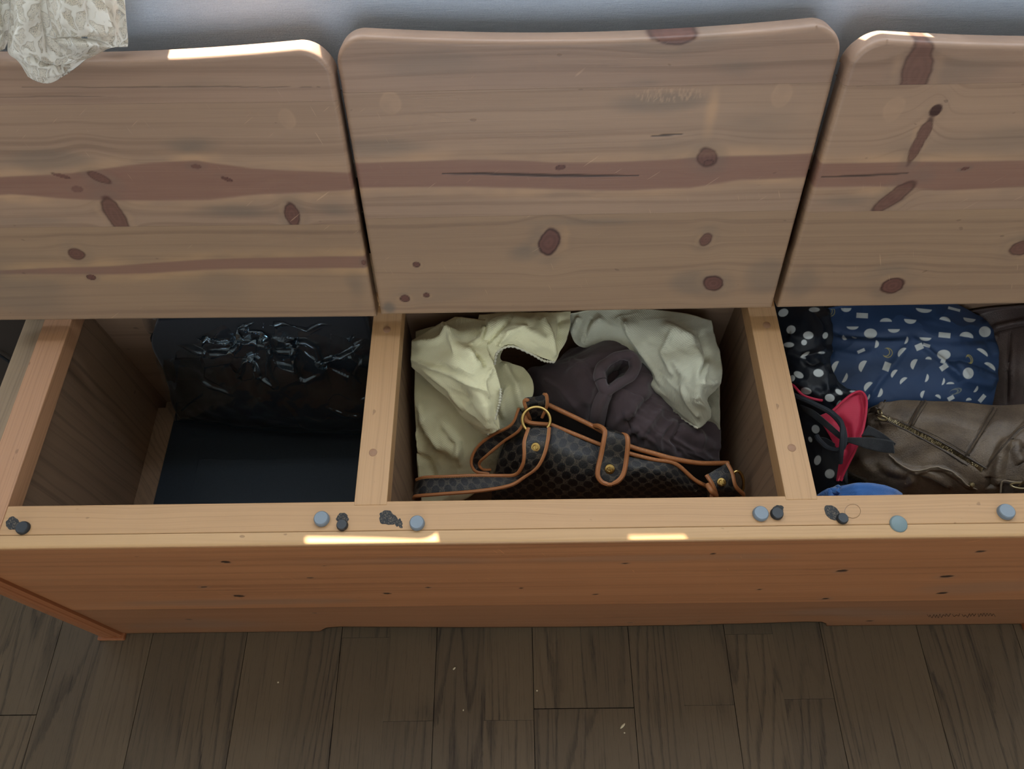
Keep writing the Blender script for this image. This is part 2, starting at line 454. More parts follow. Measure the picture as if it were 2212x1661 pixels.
def figured_board(name, xs, s_lo, s_hi, ns, th, r, round_sides, round_lo, round_hi, mat, parent, fig, corner=None):
    """board with a gridded face (local x along the grain, y across, z out of the face), rounded at its free edges, closed at the back"""
    xs = np.asarray(xs); lo, hi = s_lo(xs), s_hi(xs); x0, x1 = xs[0], xs[-1]
    e = np.array([0, .0004, .0011, .0021, .0033, r])
    tt = np.linspace(0, 1, ns)
    def col_s(a, b):
        L = b-a
        head = e/L if round_lo else np.array([0, .0005/L]); tail = 1-e[::-1]/L if round_hi else np.array([1-.0005/L, 1])
        mid = np.linspace(head[-1], tail[0], ns+2)[1:-1]
        return a+L*np.concatenate([head, mid, tail])
    S = np.stack([col_s(a, b) for a, b in zip(lo, hi)], 0); U = np.broadcast_to(xs[:, None], S.shape).copy()
    d = np.full(S.shape, 1.0)
    sl = np.gradient(hi, xs)
    if round_hi: d = np.minimum(d, (hi[:, None]-S)/np.sqrt(1+np.clip(sl, -30, 30)[:, None]**2))
    if round_lo: d = np.minimum(d, S-lo[:, None])
    if round_sides: d = np.minimum(d, np.minimum(U-x0, x1-U))
    dd = np.clip(d, 0, r); Z = -(r-np.sqrt(np.maximum(r*r-(r-dd)**2, 0)))
    V = np.stack([U, S, Z], -1); nx, ny = S.shape
    f1, f2 = figure(U, S, **fig)
    idx = np.arange(nx*ny).reshape(nx, ny)
    F = np.stack([idx[:-1, :-1], idx[1:, :-1], idx[1:, 1:], idx[:-1, 1:]], -1).reshape(-1, 4)
    loop = np.concatenate([idx[:-1, 0], idx[-1, :-1], idx[:0:-1, -1], idx[0, :0:-1]])
    Vl = V.reshape(-1, 3); b = Vl[loop]; cx = b.mean(0)
    ring1 = b.copy(); ring1[:, 2] = -th+.004
    ring2 = b.copy(); inn = np.sign(cx-b)*.003; inn[:, 2] = 0
    nl = len(loop); m_lo = np.abs(b[:, 1]-np.interp(b[:, 0], xs, lo)) < 1e-6; m_hi = np.abs(b[:, 1]-np.interp(b[:, 0], xs, hi)) < 1e-6
    ring2[:, 1] += np.where(m_hi & round_hi, -.003, np.where(m_lo & round_lo, .003, 0)); ring2[:, 0] += np.where((np.abs(b[:, 0]-x0) < 1e-6) & round_sides, .003, np.where((np.abs(b[:, 0]-x1) < 1e-6) & round_sides, -.003, 0)); ring2[:, 2] = -th
    n0 = len(Vl); allV = np.vstack([Vl, ring1, ring2]); k = np.arange(nl); kn = (k+1) % nl
    F2 = np.stack([loop[kn], loop[k], n0+k, n0+kn], -1); F3 = np.stack([n0+kn, n0+k, n0+nl+k, n0+nl+kn], -1)
    F = np.vstack([F, F2, F3])
    me = bpy.data.meshes.new(name); me.vertices.add(len(allV)); me.vertices.foreach_set('co', allV.ravel())
    nq = len(F); me.loops.add(nq*4+nl); me.polygons.add(nq+1)
    me.loops.foreach_set('vertex_index', np.concatenate([F.ravel(), n0+nl+k[::-1]]).astype(np.int32))
    me.polygons.foreach_set('loop_start', np.concatenate([np.arange(0, nq*4, 4), [nq*4]]).astype(np.int32))
    me.update(calc_edges=True)
    for nm, fa in (('figure', f1), ('marks', f2)):
        full = np.vstack([fa.reshape(-1, 4), fa.reshape(-1, 4)[loop], fa.reshape(-1, 4)[loop]])
        at_ = me.color_attributes.new(nm, 'FLOAT_COLOR', 'POINT'); at_.data.foreach_set('color', full.astype(np.float32).ravel())
    me.polygons.foreach_set('use_smooth', [True]*len(me.polygons)); me.set_sharp_from_angle(angle=math.radians(50))
    me.materials.append(mat)
    o = bpy.data.objects.new(name, me); COL.objects.link(o); o.parent = parent
    return o
# ------------------------------------------------------------------ room shell
def m_plaster(name, rgb):
    M = Mat(name); c = M.obj()
    n = M.noise(M.vec(*c), 40.0, 3.0)
    M.set('Base Color', M.mix(n*0.3, rgb, tuple(k*.92 for k in rgb))); M.set('Roughness', 0.9); M.bump(n, 0.15, 0.001); return M.m
def m_wallpaper():
    M = Mat('linen_wallpaper'); c = M.obj()
    a = M.noise(M.vec(c[0]*420.0, c[1]*420.0, c[2]*1500.0), 1.0, 2.0, 0.6)
    b = M.noise(M.vec(c[0]*1500.0, c[1]*100.0, c[2]*520.0), 1.0, 2.0, 0.5)
    k = M.noise(M.vec(c[0]*50.0, c[1], c[2]*800.0), 1.0, 2.0, 0.5)
    h = a*0.5+b*0.25+k*0.45
    M.set('Base Color', M.mix((h-0.35)*1.5, lin(184, 195, 212), lin(212, 221, 234))); M.set('Roughness', 0.85)
    M.bump(h, 0.9, 0.0012); return M.m
MW = m_wallpaper(); MP = m_plaster('white_plaster', lin(226, 222, 214))
def framed_wall(name, x0, x1, z0, z1, ix0, ix1, iz0, iz1, y0, y1, mat):
    bm = bmesh.new()
    def ring(y): return [bm.verts.new((x, y, z)) for x, z in ((x0, z0), (x1, z0), (x1, z1), (x0, z1))], [bm.verts.new((x, y, z)) for x, z in ((ix0, iz0), (ix1, iz0), (ix1, iz1), (ix0, iz1))]
    (oa, ia), (ob, ib) = ring(y0), ring(y1)
    for i in range(4):
        j = (i+1) % 4
        bm.faces.new((oa[i], oa[j], ia[j], ia[i])); bm.faces.new((ob[i], ib[i], ib[j], ob[j]))
        bm.faces.new((oa[i], ob[i], ob[j], oa[j])); bm.faces.new((ia[i], ia[j], ib[j], ib[i]))
    return from_bm(name, bm, mat)
RX0, RX1, RY0, RZ1 = ROOM
tag(framed_wall('wall_back', RX0, RX1, -T, RZ1, *WIN, WALL_Y, WALL_Y+0.09, MW), kind='structure')
tag(box('trim_9', RX0, RX1, WALL_Y-0.006, WALL_Y, -T, 0.1179, plain('dark_wainscot', lin(58, 50, 44), 0.6)), kind='structure')  # dark sheet added to put shade on the lower wall behind the bench
tag(box('wall_left', RX0-0.1, RX0, RY0, WALL_Y, -T, RZ1, MP, bev=0), kind='structure')
tag(box('wall_right', RX1, RX1+0.1, RY0, WALL_Y, -T, RZ1, MP, bev=0), kind='structure')
tag(framed_wall('wall_front', RX0, RX1, -T, RZ1, *REAR_FILL, RY0-0.1, RY0, MP), kind='structure')
tag(box('ceiling', RX0, RX1, RY0, WALL_Y, RZ1, RZ1+0.1, MP, bev=0), kind='structure')
tag(box('trim_1', RX0, RX1, WALL_Y-0.008, WALL_Y, 0.118, 0.140, plain('trim_paint', lin(196, 190, 178), 0.5)), kind='structure')
# window frame above the bench and unseen boards added outside to shape the sun patches
MF = plain('window_frame_paint', lin(225, 225, 222), 0.4)
wf = framed_wall('window_1', WIN[0], WIN[1], WIN[2]-0.02, WIN[3], WIN[0]+0.03, WIN[1]-0.03, WIN[2]-0.0, WIN[3]-0.04, WALL_Y+0.04, WALL_Y+0.08, MF)
tag(wf, kind='structure')
MB_ = plain('grey_outdoor_board', lin(120, 118, 112), 0.7)
SL = 0.93
for k, (x0, x1, zt) in enumerate(((-1.2, -0.354, .66), (-0.215, -0.023, .52), (-0.023, 0.038, .488), (0.038, 0.262, .52), (0.326, 1.3, .52))):
    tag(box('trim_%d' % (k+2), x0, x1, WALL_Y+0.11, WALL_Y+0.125, 0.25, zt, MB_, bev=0), kind='structure')
tag(box('trim_8', 0.262, 0.326, WALL_Y+0.11, WALL_Y+0.125, 0.4905, .535, MB_, bev=0), kind='structure')
ground = box('ground', -9, 9, WALL_Y+0.2, 14, -3.2, -3.1, plain('pale_ground', lin(150, 148, 140), 0.9), bev=0); tag(ground, kind='structure')

# ------------------------------------------------------------------ floor of dark oak boards
def m_oak():
    M = Mat('dark_oak'); c = M.obj(); r = M.rand()
    u, v = c[1]+r*13.0, c[0]+r*7.0
    big = M.noise(M.vec(u*1.3, v*9.0, r*9.0), 1.0, 2.0, 0.45)
    jag = M.noise(M.vec(u*60.0, v*260.0, r), 1.0, 3.0, 0.65)
    ph = (v*48.0+(big-0.5)*13.0+(jag-0.5)*0.30)
    ring = ph.fract()
    line = ring.step(0.55, 0.84)*ring.step(0.99, 0.88)
    pores = M.noise(M.vec(u*55.0, v*1100.0, r*3.0), 1.0, 3.0, 0.65)
    por2 = M.noise(M.vec(u*9.0, v*420.0, r*5.0), 1.0, 3.0, 0.6)
    tone = M.noise(M.vec(u*2.0, v*9.0, r*4.0), 1.0, 3.0, 0.5)
    gate = M.noise(M.vec(u*1.6+7.0, v*14.0, r*2.0), 1.0, 1.0).step(0.36, 0.60)
    base = M.mix(tone, lin(88, 73, 55), lin(108, 90, 68))
    base = M.mix((r*7.31).fract()*0.6, base, lin(80, 67, 52))
    f = line*gate*(pores*0.8+0.15)*0.85+pores.step(0.56, 0.72)*0.30+por2.step(0.54, 0.70)*0.42
    col = M.mix(f, base, lin(42, 33, 26))
    M.set('Base Color', col); M.set('Roughness', 0.50+f*0.2); M.set('Specular IOR Level', 0.3)
    M.bump(f*-1.0, 0.35, 0.0006); return M.m
MO = m_oak()
floor = box('floor', RX0, RX1, RY0, WALL_Y, -T-0.06, -T-0.006, plain('floor_underlay', lin(26, 22, 19), 0.8), bev=0)
tag(floor, kind='structure')
BW = 0.1425; HB = BW/2; X0F = 0.0113
known = {(0, 0): [.1325], (0, 1): [.1325], (-6, 0): [.1307], (-6, 1): [.1307], (-2, 0): [.233], (-2, 1): [.118], (-1, 1): [.118],
         (1, 1): [.135], (2, 0): [.232], (2, 1): [.142]}
for bi in range(-8, 8):
    for h in range(2):
        x0 = X0F+bi*BW+h*HB; x1 = x0+HB
        cuts = known.get((bi, h))
        if cuts is None: cuts = [random.Random(bi*5+h).uniform(-.15, .02)]
        ys = [-0.7] + [cuts[0]-0.41] + cuts + [cuts[0]+0.40] + [WALL_Y]
        ys = sorted(y for y in ys if -0.7 <= y <= WALL_Y)
        for y0, y1 in zip(ys[:-1], ys[1:]):
            if y1-y0 < .02: continue
            g0 = 0.0005 if h == 0 else 0.00006; g1 = 0.0005 if h == 1 else 0.00006
            bg_ = 0.0006 if (bi, h) in ((0, 0), (0, 1), (-6, 0), (-6, 1)) else 0.00015
            dz = random.uniform(-0.00012, 0.0)
            box('plank', x0+g0, x1-g1, y0+bg_, y1-bg_, -T-0.006, -T+dz, MO, floor, bev=0)
# ------------------------------------------------------------------ the storage bench
PALE, PALED = lin(184, 144, 101), lin(128, 91, 59)
M_RAIL = wood('pale_pine_rail', PALE, PALED, 'X', 330, 0.50, 0.5, seed=1.3)
M_STRIP = wood('pale_pine_strip', lin(188, 150, 105), lin(136, 97, 63), 'X', 120, 0.45, 0.5, seed=2.2)
M_RAILY = wood('pale_pine_cross_rail', PALE, PALED, 'Y', 330, 0.5, 0.5, seed=4.4)
M_ENDR = wood('worn_pine_end_rail', lin(182, 136, 100), lin(128, 88, 62), 'Y', 260, 0.5, 0.5, seed=5.1)
M_GREY = wood('greyed_pine_end_panel', lin(158, 134, 106), lin(92, 74, 56), 'Y', 180, 0.7, 0.6, seed=6.0)
M_IN = wood('bare_inner_panel', lin(156, 127, 101), lin(86, 66, 51), 'Z', 110, 0.75, 0.65, seed=7.7)
M_INB = wood('bare_back_panel', lin(150, 122, 98), lin(96, 74, 58), 'X', 110, 0.6, 0.65, seed=8.8)
OR, ORD = lin(166, 111, 72), lin(118, 72, 44)
def px_uv(px, py, cx):                      # picture point on the front face -> (x from the middle, height from the base)
    d = CF+(px-IW/2)/FPX*CR+(IH/2-py)/FPX*CU
    t = .2423/d[1]; return d[0]*t-cx, CAMZ+d[2]*t
FX0, FX1 = -.602, .739; FXC = (FX0+FX1)/2; ZS = -.262
kn_up, kn_lo = [], []
for px, py, r in ((488,1214,.006),(516,1287,.008),(440,1268,.005),(836,1282,.006),(1126,1270,.004),(1286,1284,.004),(1819,1233,.008),(2045,1245,.009),
                  (2036,1281,.008),(1783,1293,.006),(1640,1273,.004),(2118,1191,.006),(1541,1196,.003),(700,1222,.003),(670,1248,.004),(1350,1217,.004),(925,1269,.004)):
    u, z = px_uv(px, py, FXC); kn_up.append((u, z-ZS, r*.85, r*.62, 0.08, 1.0))
for px, py, r in ((1362,1345,.004),(1880,1341,.007),(408,1338,.006),(680,1324,.004),(1510,1342,.004)):
    u, z = px_uv(px, py, FXC); kn_lo.append((u, z+T, r*.85, r*.6, 0.0, .9))
bench = empty('storage_bench', (FXC, .42, -T))
tag(bench, 'long pine storage bench with three lids open against the wall', 'bench')
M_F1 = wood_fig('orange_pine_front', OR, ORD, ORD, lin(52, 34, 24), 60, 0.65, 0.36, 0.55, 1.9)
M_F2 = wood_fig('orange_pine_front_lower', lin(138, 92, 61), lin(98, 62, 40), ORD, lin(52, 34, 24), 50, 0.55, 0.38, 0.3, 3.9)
# front boards: the upper one has a softly rounded top edge
fb = empty('front_panel', (0, .2423, 0), bench); fb.rotation_euler = (math.pi/2, 0, 0)
_kx = [(u+FXC, v+ZS, a_, b_, c_, d_) for u, v, a_, b_, c_, d_ in kn_up]; _kl = [(u+FXC, v-T, a_, b_, c_, d_) for u, v, a_, b_, c_, d_ in kn_lo]
arch = [(-.306, -T), (-.301, -.402), (-.291, -.388), (-.270, -.382), (-.19, -.388), (-.08, -.396), (.07, -.400), (.22, -.397), (.33, -.390), (.405, -.383), (.432, -.385), (.443, -.398), (.448, -T)]
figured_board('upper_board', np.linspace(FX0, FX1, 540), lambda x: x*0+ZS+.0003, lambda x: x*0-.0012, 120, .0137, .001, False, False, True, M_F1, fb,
              dict(knots=_kx, stains=((-.4, -.23, .2, .02, .3), (.1, -.06, .3, .012, .25), (.55, -.2, .2, .03, .25))))
ax_ = np.array(arch)
def arch_lo(x):
    return np.where((x > -.3062) & (x < .4482), np.interp(x, ax_[:, 0], ax_[:, 1]), -T)
xl = np.unique(np.concatenate([np.linspace(FX0, FX1, 400), np.linspace(-.3065, -.26, 24), np.linspace(.40, .4485, 24)]))
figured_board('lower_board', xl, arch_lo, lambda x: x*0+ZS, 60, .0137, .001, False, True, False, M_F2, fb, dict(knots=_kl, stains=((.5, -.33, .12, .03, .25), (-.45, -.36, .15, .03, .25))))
# pale top strip of the front board, flush with the rail
M_cap = M_STRIP
def cap_strip():
    pts = [(.2562, -.003), (.2562, 0.0)]
    r = .0035
    for k in range(6):
        a = math.pi/2+(math.pi/2)*k/5
        pts.append((.2423+r+r*math.cos(a)-.0002, -r+r*math.sin(a)))
    pts += [(.2421, -.0035)]
    return prism('front_edge_strip', pts, 'x', FX0, FX1, M_cap, bench)
cap_strip()
box('front_rail', -.5459, .6827, .2565, .289, -.023, 0, M_RAIL, bench)
for s, (xa, xb, ga, gb) in enumerate(((-.580, -.546, -.610, -.5805), (.683, .717, .7175, .747))):
    box('end_rail', xa, xb, .2566, .60, -.023, 0.0002, M_ENDR, bench)
    box('end_panel', ga, gb, .2568, .60, -.40, -.008, M_GREY, bench)
    la, lb = ((-.5805, -.566), (.703, .7175))[s]
    box('inner_end_panel', la, lb, .2566, .578, -.30, -.0235, M_IN, bench, bev=0)
    ca, cb = ((-.566, -.536), (.673, .703))[s]
    box('floor_cleat', ca, cb, .27, .556, -.30, -.278, M_IN, bench)
M_TRIM = wood('orange_pine_corner', lin(150, 92, 56), lin(104, 58, 34), 'Z', 120, 0.5, 0.36, seed=9.2)
for sx in (-1, 1):                            # corner posts with a bead and a small foot
    xin = FX0 if sx < 0 else FX1
    prof = [(0, 0), (0, -.004), (.004, -.0065), (.007, -.0015), (.011, -.0055), (.016, -.007), (.030, -.006), (.034, -.002), (.034, .016), (0, .016)]
    pts = [(xin+sx*a, .2423+b) for a, b in prof]
    prism('corner_post', pts, 'z', -.404, -.010, M_TRIM, bench)
    x0, x1 = sorted((xin-sx*.004, xin+sx*.036))
    box('foot', x0, x1, .232, .262, -T, -.404, M_TRIM, bench, bev=.002)
# dividers: a cross rail let into the front rail, a thinner panel below, dowels on top
M_PLUG = plain('dowel_end', lin(150, 112, 84), 0.6)
for x0, x1, pl in ((-.1775, -.143, ((-.1625, .345), (-.1596, .506))), (.2745, .3075, ((.2917, .3437), (.2928, .504)))):
    d = box('divider_rail', x0, x1, .2845, .60, -.0225, .0007, M_RAILY, bench, bev=.0008)
    for (a, b) in pl:
        lathe('dowel_end', [(0, .0009), (.0041, .0009), (.0045, .0006), (.0045, -.002)], (a, b, .0004), M_PLUG, d, 20)
    xc = (x0+x1)/2
    box('divider_panel', xc-.009, xc+.009, .2566, .578, -.30, -.0228, M_IN, bench, bev=0)
box('back_panel', FX0, FX1, .578, .592, -.34, .0, M_INB, bench, bev=0)
box('back_rail', -.58, .717, .540, .60, .0008, .030, M_RAIL, bench)
box('bottom_panel', -.58, .717, .2566, .578, -.312, -.30, M_IN, bench, bev=0)

# bumpers stuck on the front rail and the glue they left behind
M_GB = plain('grey_silicone', lin(112, 123, 132), 0.45)
M_GO = plain('grey_silicone_worn', lin(110, 127, 129), 0.5)
M_BB = plain('black_rubber', lin(30, 34, 38), 0.5)
def m_glue():
    M = Mat('old_black_glue'); c = M.obj()
    n = M.noise(M.vec(*c), 600.0, 3.0, 0.7)
    M.set('Base Color', M.mix(n.step(0.46, 0.70), lin(36, 38, 40), lin(104, 92, 78))); M.set('Roughness', 0.8)
    return M.m
M_GL = m_glue()
M_PALEG = plain('old_clear_glue', lin(146, 112, 79), 0.35)
def bumper(px, py, r, h, mat, name, label, tilt=(0, 0, 1), base=True):
    p = at(px, py, h)
    o = lathe(name, [(0, h), (r*.86, h), (r*.95, h-.0006), (r, h-.0016), (r*1.04, .0006), (r*1.0, .0002), (0, .0002)], (p[0], p[1], 0.0), mat, bench, 32, tilt)
    o['label'] = label
    return o
bumper(693, 1118, .0078, .0060, M_GB, 'grey_bumper', 'grey silicone bumper disc')
bumper(900, 1127, .0076, .0060, M_GB, 'grey_bumper', 'grey silicone bumper disc')
bumper(1645, 1107, .0078, .0050, M_GB, 'grey_bumper', 'grey silicone bumper disc')
bumper(2178, 1103, .0080, .0060, M_GB, 'grey_bumper', 'grey silicone bumper disc', (-.10, .05, 1))
o = bumper(1943, 1130, .0086, .0028, M_GO, 'grey_bumper', 'worn grey bumper disc sliding off the edge', (.0, -.12, 1))
for px, py, r in ((46, 1138, .0068), (738, 1132, .0058), (1680, 1107, .0064), (1822, 1118, .0056)):
    bumper(px, py, r, .0048, M_BB, 'black_bumper', 'black rubber bumper disc')
def blot(name, cx, cy, rx, ry, ang, mat, seed, rough=.25, h=.0004):
    """thin irregular patch lying on the rail; centre and radii in picture pixels"""
    rr = random.Random(seed); ph = [rr.uniform(0, 6.28) for _ in range(5)]
    pts = []
    for k in range(36):
        a = 2*math.pi*k/36
        q = 1+rough*.5*(math.sin(3*a+ph[0])*.5+math.sin(5*a+ph[1])*.35+math.sin(9*a+ph[2])*.25)
        x, y = rx*q*math.cos(a), ry*q*math.sin(a)
        P = at(cx+x*math.cos(ang)-y*math.sin(ang), cy+x*math.sin(ang)+y*math.cos(ang), 0)
        pts.append((P[0], P[1]))
    return prism(name, pts, 'z', .0001, h, mat, bench)
blot('glue_mark', 28, 1131, 15, 14, .3, M_GL, 1)
blot('glue_mark', 740, 1119, 13, 11, 0, M_GL, 2)
blot('glue_mark', 838, 1119, 20, 15, .3, M_GL, 3, .35)
blot('glue_mark', 862, 1131, 9, 8, .9, M_GL, 4, .8, .00035)
blot('glue_mark', 1681, 1100, 12, 9, 0, M_GL, 5)
blot('glue_mark', 1797, 1107, 19, 13, .75, M_GL, 6, .15)

for cx, cy, rx, ry in ((1842, 1104, 17, 15),):
    P = [at(cx+rx*math.cos(a), cy+ry*math.sin(a), .0002) for a in np.linspace(0, 2*math.pi, 40, endpoint=False)]
    tube('glue_ring', P, .0003, M_PALEG, bench, 5, True)
# handwritten maker's mark burnt low into the front, too faded to read
sig = []
rs = random.Random(12)
def on_front(px, py):
    u, z = px_uv(px, py, 0); return (u, .2419, z)
x = 2003.0; words_ = [(2003, 2052), (2058, 2074), (2078, 2108), (2112, 2150)]
M_SIG = plain('burnt_pen_line', (0.012, 0.008, 0.006), 0.8)
for a, b in words_:
    n = int((b-a)/3.4)
    P = [on_front(a+(b-a)*k/n+rs.uniform(-1, 1), 1330.5-(a+(b-a)*k/n-2003)*.022+(3.4 if k % 2 else -3.6)*rs.uniform(.3, 1.3)) for k in range(n+1)]
    tube('signature_stroke', catmull(P, n*4), 0.00026, M_SIG, bench, 5)

# ------------------------------------------------------------------ the three lids, each of three boards
LB, LD = lin(170, 140, 116), lin(120, 94, 77)
RED = lin(136, 99, 84); KC = lin(108, 72, 62)
LIDM = [wood_fig('pine_lid_board_%d' % i, b_, LD, RED, KC, l_, c_, .40, .30, 1.0+i*3.1) for i, (b_, l_, c_) in enumerate(((lin(164, 134, 106), 75, .62), (LB, 75, .62), (lin(166, 136, 115), 62, .7)))]
def lid(x0, x1, y0, z0, lean, roll, smid, scor, figs, label):
    L = empty('lid', (0, y0, z0), bench)
    L.rotation_euler = (math.pi/2-math.radians(lean), 0, 0)
    L.rotation_euler.rotate_axis('Z', math.radians(roll))
    L['label'] = label
    xc = (x0+x1)/2; hw = (x1-x0)/2; R = .027; th = .0245
    def top(u):
        base = smid+(scor-smid)*(np.abs(u-xc)/hw)**1.9
        st = smid+(scor-smid)*((hw-R)/hw)**1.9
        d = np.clip(R-np.minimum(u-x0, x1-u), 0, R)
        return np.where(d > 0, st-R+np.sqrt(np.maximum(R*R-d*d, 0)), base)
    seams = [0, .127, .2585]
    ph = np.linspace(0, math.pi/2, 26)
    arcx = R*(1-np.cos(ph))
    xs = np.unique(np.concatenate([x0+arcx, np.linspace(x0+R, x1-R, 330), x1-arcx]))
    for i in range(3):
        f = figs[i]
        if i < 2: figured_board('lid_board', xs, lambda x: x*0+seams[i], lambda x: x*0+seams[i+1]-.00012, 104, th, .004, True, i == 0, False, LIDM[i], L, f)
        else: figured_board('lid_board', xs, lambda x: x*0+seams[2], top, 44, th, .005, True, False, True, LIDM[2], L, f)
    return L
# left lid
A = [
    dict(knots=((-.4773, .0931, .010, .0085, .3, .9), (-.4737, .062, .0055, .004, 0, 1.0), (-.170, .078, .003, .004, 0, .8)),
         bands=(([(-.56, .066, .074), (-.4139, .066, .0814), (-.3115, .0683, .0855), (-.16, .069, .0869)], .8),), stains=((-.185, .045, .02, .03, .45), (-.60, .05, .10, .05, .3), (-.33, .055, .05, .03, .25))),
    dict(knots=((-.4155, .1835, .013, .006, -.55, .8), (-.4173, .140, .0105, .026, .12, .85), (-.2345, .139, .0085, .017, -.05, .95), (-.3169, .1947, .006, .003, 0, .7), (-.2905, .1805, .006, .0022, -.4, 1.0), (-.4532, .1863, .009, .0022, -.3, .8), (-.4436, .1712, .006, .0035, .1, .6)),
         bands=(([(-.60, .160, .186), (-.5129, .1638, .187), (-.4420, .1568, .1907), (-.3609, .1547, .1991), (-.315, .1555, .2006), (-.2618, .1612, .193), (-.16, .1661, .1860)], .85),),
         stains=((-.318, .213, .035, .012, .55), (-.29, .143, .05, .012, .5), (-.19, .143, .03, .014, .45), (-.46, .203, .06, .010, .4), (-.48, .135, .09, .008, .25)), marks=((-.217, .2421, .009),)),
    dict(stains=((-.3, .275, .1, .01, .2),), streaks=(([(-.45,.2745),(-.3,.2735),(-.18,.272)],.0007,.5),([(-.5,.266),(-.35,.2655)],.0006,.4)))]
lid(-.608, -.1668, .503, .0285, 15, -.45, .2975, .3085, A, 'left lid with its rim in sunlight')
B = [
    dict(knots=((.032, .0944, .0125, .0165, -.35, 1.0), (.1989, .094, .007, .0085, -.4, .9), (.2161, .0367, .0135, .0105, -.5, 1.0), (-.1121, .0691, .0045, .004, 0, 1), (-.13, .0238, .006, .0055, .2, 1.0), (-.1055, .0278, .004, .0035, 0, 1)),
         stains=((.012, .083, .022, .014, .45), (.19, .040, .03, .018, .4), (.275, .05, .02, .035, .35), (-.150, .010, .008, .009, .8), (.07, .118, .10, .006, .3), (-.10, .03, .05, .02, .2))),
    dict(knots=((.1855, .188, .013, .011, -.7, .85), (.188, .182, .006, .004, 0.2, 1.0), (.0426, .180, .005, .0028, .2, 1.0)),
         bands=(([(-.165, .1607, .1898), (-.0537, .1603, .1912), (.037, .156, .186), (.1141, .1535, .1869), (.1728, .1545, .190), (.2228, .1624, .190), (.30, .1637, .1918)], .85),),
         streaks=(([(-.075, .1755), (-.0455, .1753), (.0373, .1711), (.1203, .1695)], .0022, .85), ([(.1288, .2104), (.1583, .2121)], .0012, .85), ([(.10, .1885), (.16, .1885)], .0001, .1)),
         stains=((.15, .245, .05, .012, .45), (.22, .225, .06, .03, .35), (-.13, .205, .06, .010, .45), (.155, .20, .035, .008, .25)), glows=((.183, .235, .009, .030, .75),), rough=((.145, .2505, .045, .007, .55),), marks=((-.117, .2468, .0095), (.2449, .2484, .009))),
    dict(knots=((.1398, .304, .026, .010, 0, .9),), stains=((.20, .275, .05, .014, .35), (-.06, .285, .06, .012, .3), (.12, .262, .03, .006, .3)))]
lid(-.1607, .2890, .503, .035, 17, 0.1, .3005, .3105, B, 'middle lid, the tallest against the wall')
Cc = [
    dict(knots=((.4163, .0295, .0135, .0125, 0, 1.0), (.5359, .0785, .012, .010, .2, .9)), stains=((.41, .05, .04, .02, .35), (.315, .04, .02, .04, .35))),
    dict(knots=((.3835, .2025, .0062, .027, -.12, .85), (.3870, .2335, .0055, .006, -.3, 1.3), (.378, .142, .010, .026, -.75, .85), (.4385, .1736, .005, .002, .2, 1.0)),
         bands=(([(.29, .1539, .1833), (.3829, .1538, .1841), (.4183, .1494, .183), (.5004, .1514, .182), (.74, .152, .182)], .85),),
         streaks=(([(.300, .1672), (.34, .1675), (.3838, .1695)], .0016, .8),), stains=((.33, .140, .04, .012, .35), (.46, .20, .08, .02, .3)), marks=((.3477, .2352, .0095),)),
    dict(knots=((.3557, .2700, .014, .030, .06, .8),), stains=((.42, .27, .05, .02, .4),))]
lid(.2950, .742, .503, .036, 15, 0.0, .2905, .3010, Cc, 'right lid cut off by the picture edge')
# ------------------------------------------------------------------ cloth materials
def m_cloth(name, rgb, rough=0.9, weave=900.0, amt=0.25, sheen=0.15, bump=0.25, trans=0.0, var=None):
    M = Mat(name); u, v = M.uv()
    a = (u*weave*6.283).sin()*(v*weave*6.283).sin()
    n = M.noise(M.vec(u*60.0, v*60.0, 1.0), 1.0, 4.0, 0.65)
    n2 = M.noise(M.vec(u*1100.0, v*1100.0, 0.0), 1.0, 2.0, 0.6)
    c2 = var or tuple(k*.72 for k in rgb)
    M.set('Base Color', M.mix((a*0.25+0.5)*amt+n*0.35+(n2-0.5)*0.5, rgb, c2)); M.set('Roughness', rough); M.set('Sheen Weight', sheen)
    M.set('Specular IOR Level', 0.2)
    M.bump(a*0.5+n2, bump, 0.0006)
    if trans:
        M.set('Subsurface Weight', trans); M.b.inputs['Subsurface Radius'].default_value = (.01, .01, .008); M.b.inputs['Subsurface Scale'].default_value = 0.3
    return M.m
def m_leather(name, rgb, dark, rough=0.45, scale=700.0, patch=0.5):
    M = Mat(name); u, v = M.uv()
    c = M.voro(M.vec(u, v, 0.0), scale)
    n = M.noise(M.vec(u*28.0, v*28.0, 2.0), 1.0, 4.0, 0.6)
    M.set('Base Color', M.mix(n.step(0.3, 0.72)*patch+c*0.3, rgb, dark)); M.set('Roughness', rough+(n-0.5)*0.2)
    M.bump(c, 0.35, 0.0008); return M.m
def m_print(name, rough=0.55, sheen=0.0, bumpw=1000.0):
    """woven fabric with the printed pattern kept on the mesh as flat colour"""
    M = Mat(name); u, v = M.uv()
    n = M.noise(M.vec(u*1400.0, v*1400.0, 0.0), 1.0, 2.0, 0.6)
    M.set('Base Color', M.attr('print')); M.set('Roughness', rough); M.set('Sheen Weight', sheen); M.set('Specular IOR Level', 0.35)
    M.bump(n, 0.2, 0.0004); return M.m
def ridged(G, ridges, z=None):
    """raise soft folds along picture polylines: (points, height m, width px)"""
    X, Y = to_px(G.reshape(-1, 3)); X = X.reshape(G.shape[:2]); Y = Y.reshape(G.shape[:2])
    n = facing(G); h = np.zeros(X.shape)
    for pts, ht, wd in ridges:
        d, t = polydist(X, Y, pts); fade = np.clip(np.minimum(t, 1-t)*8+.15, 0, 1)
        h += ht*np.exp(-(d/wd)**2)*fade
    return G+n*h[..., None], X, Y
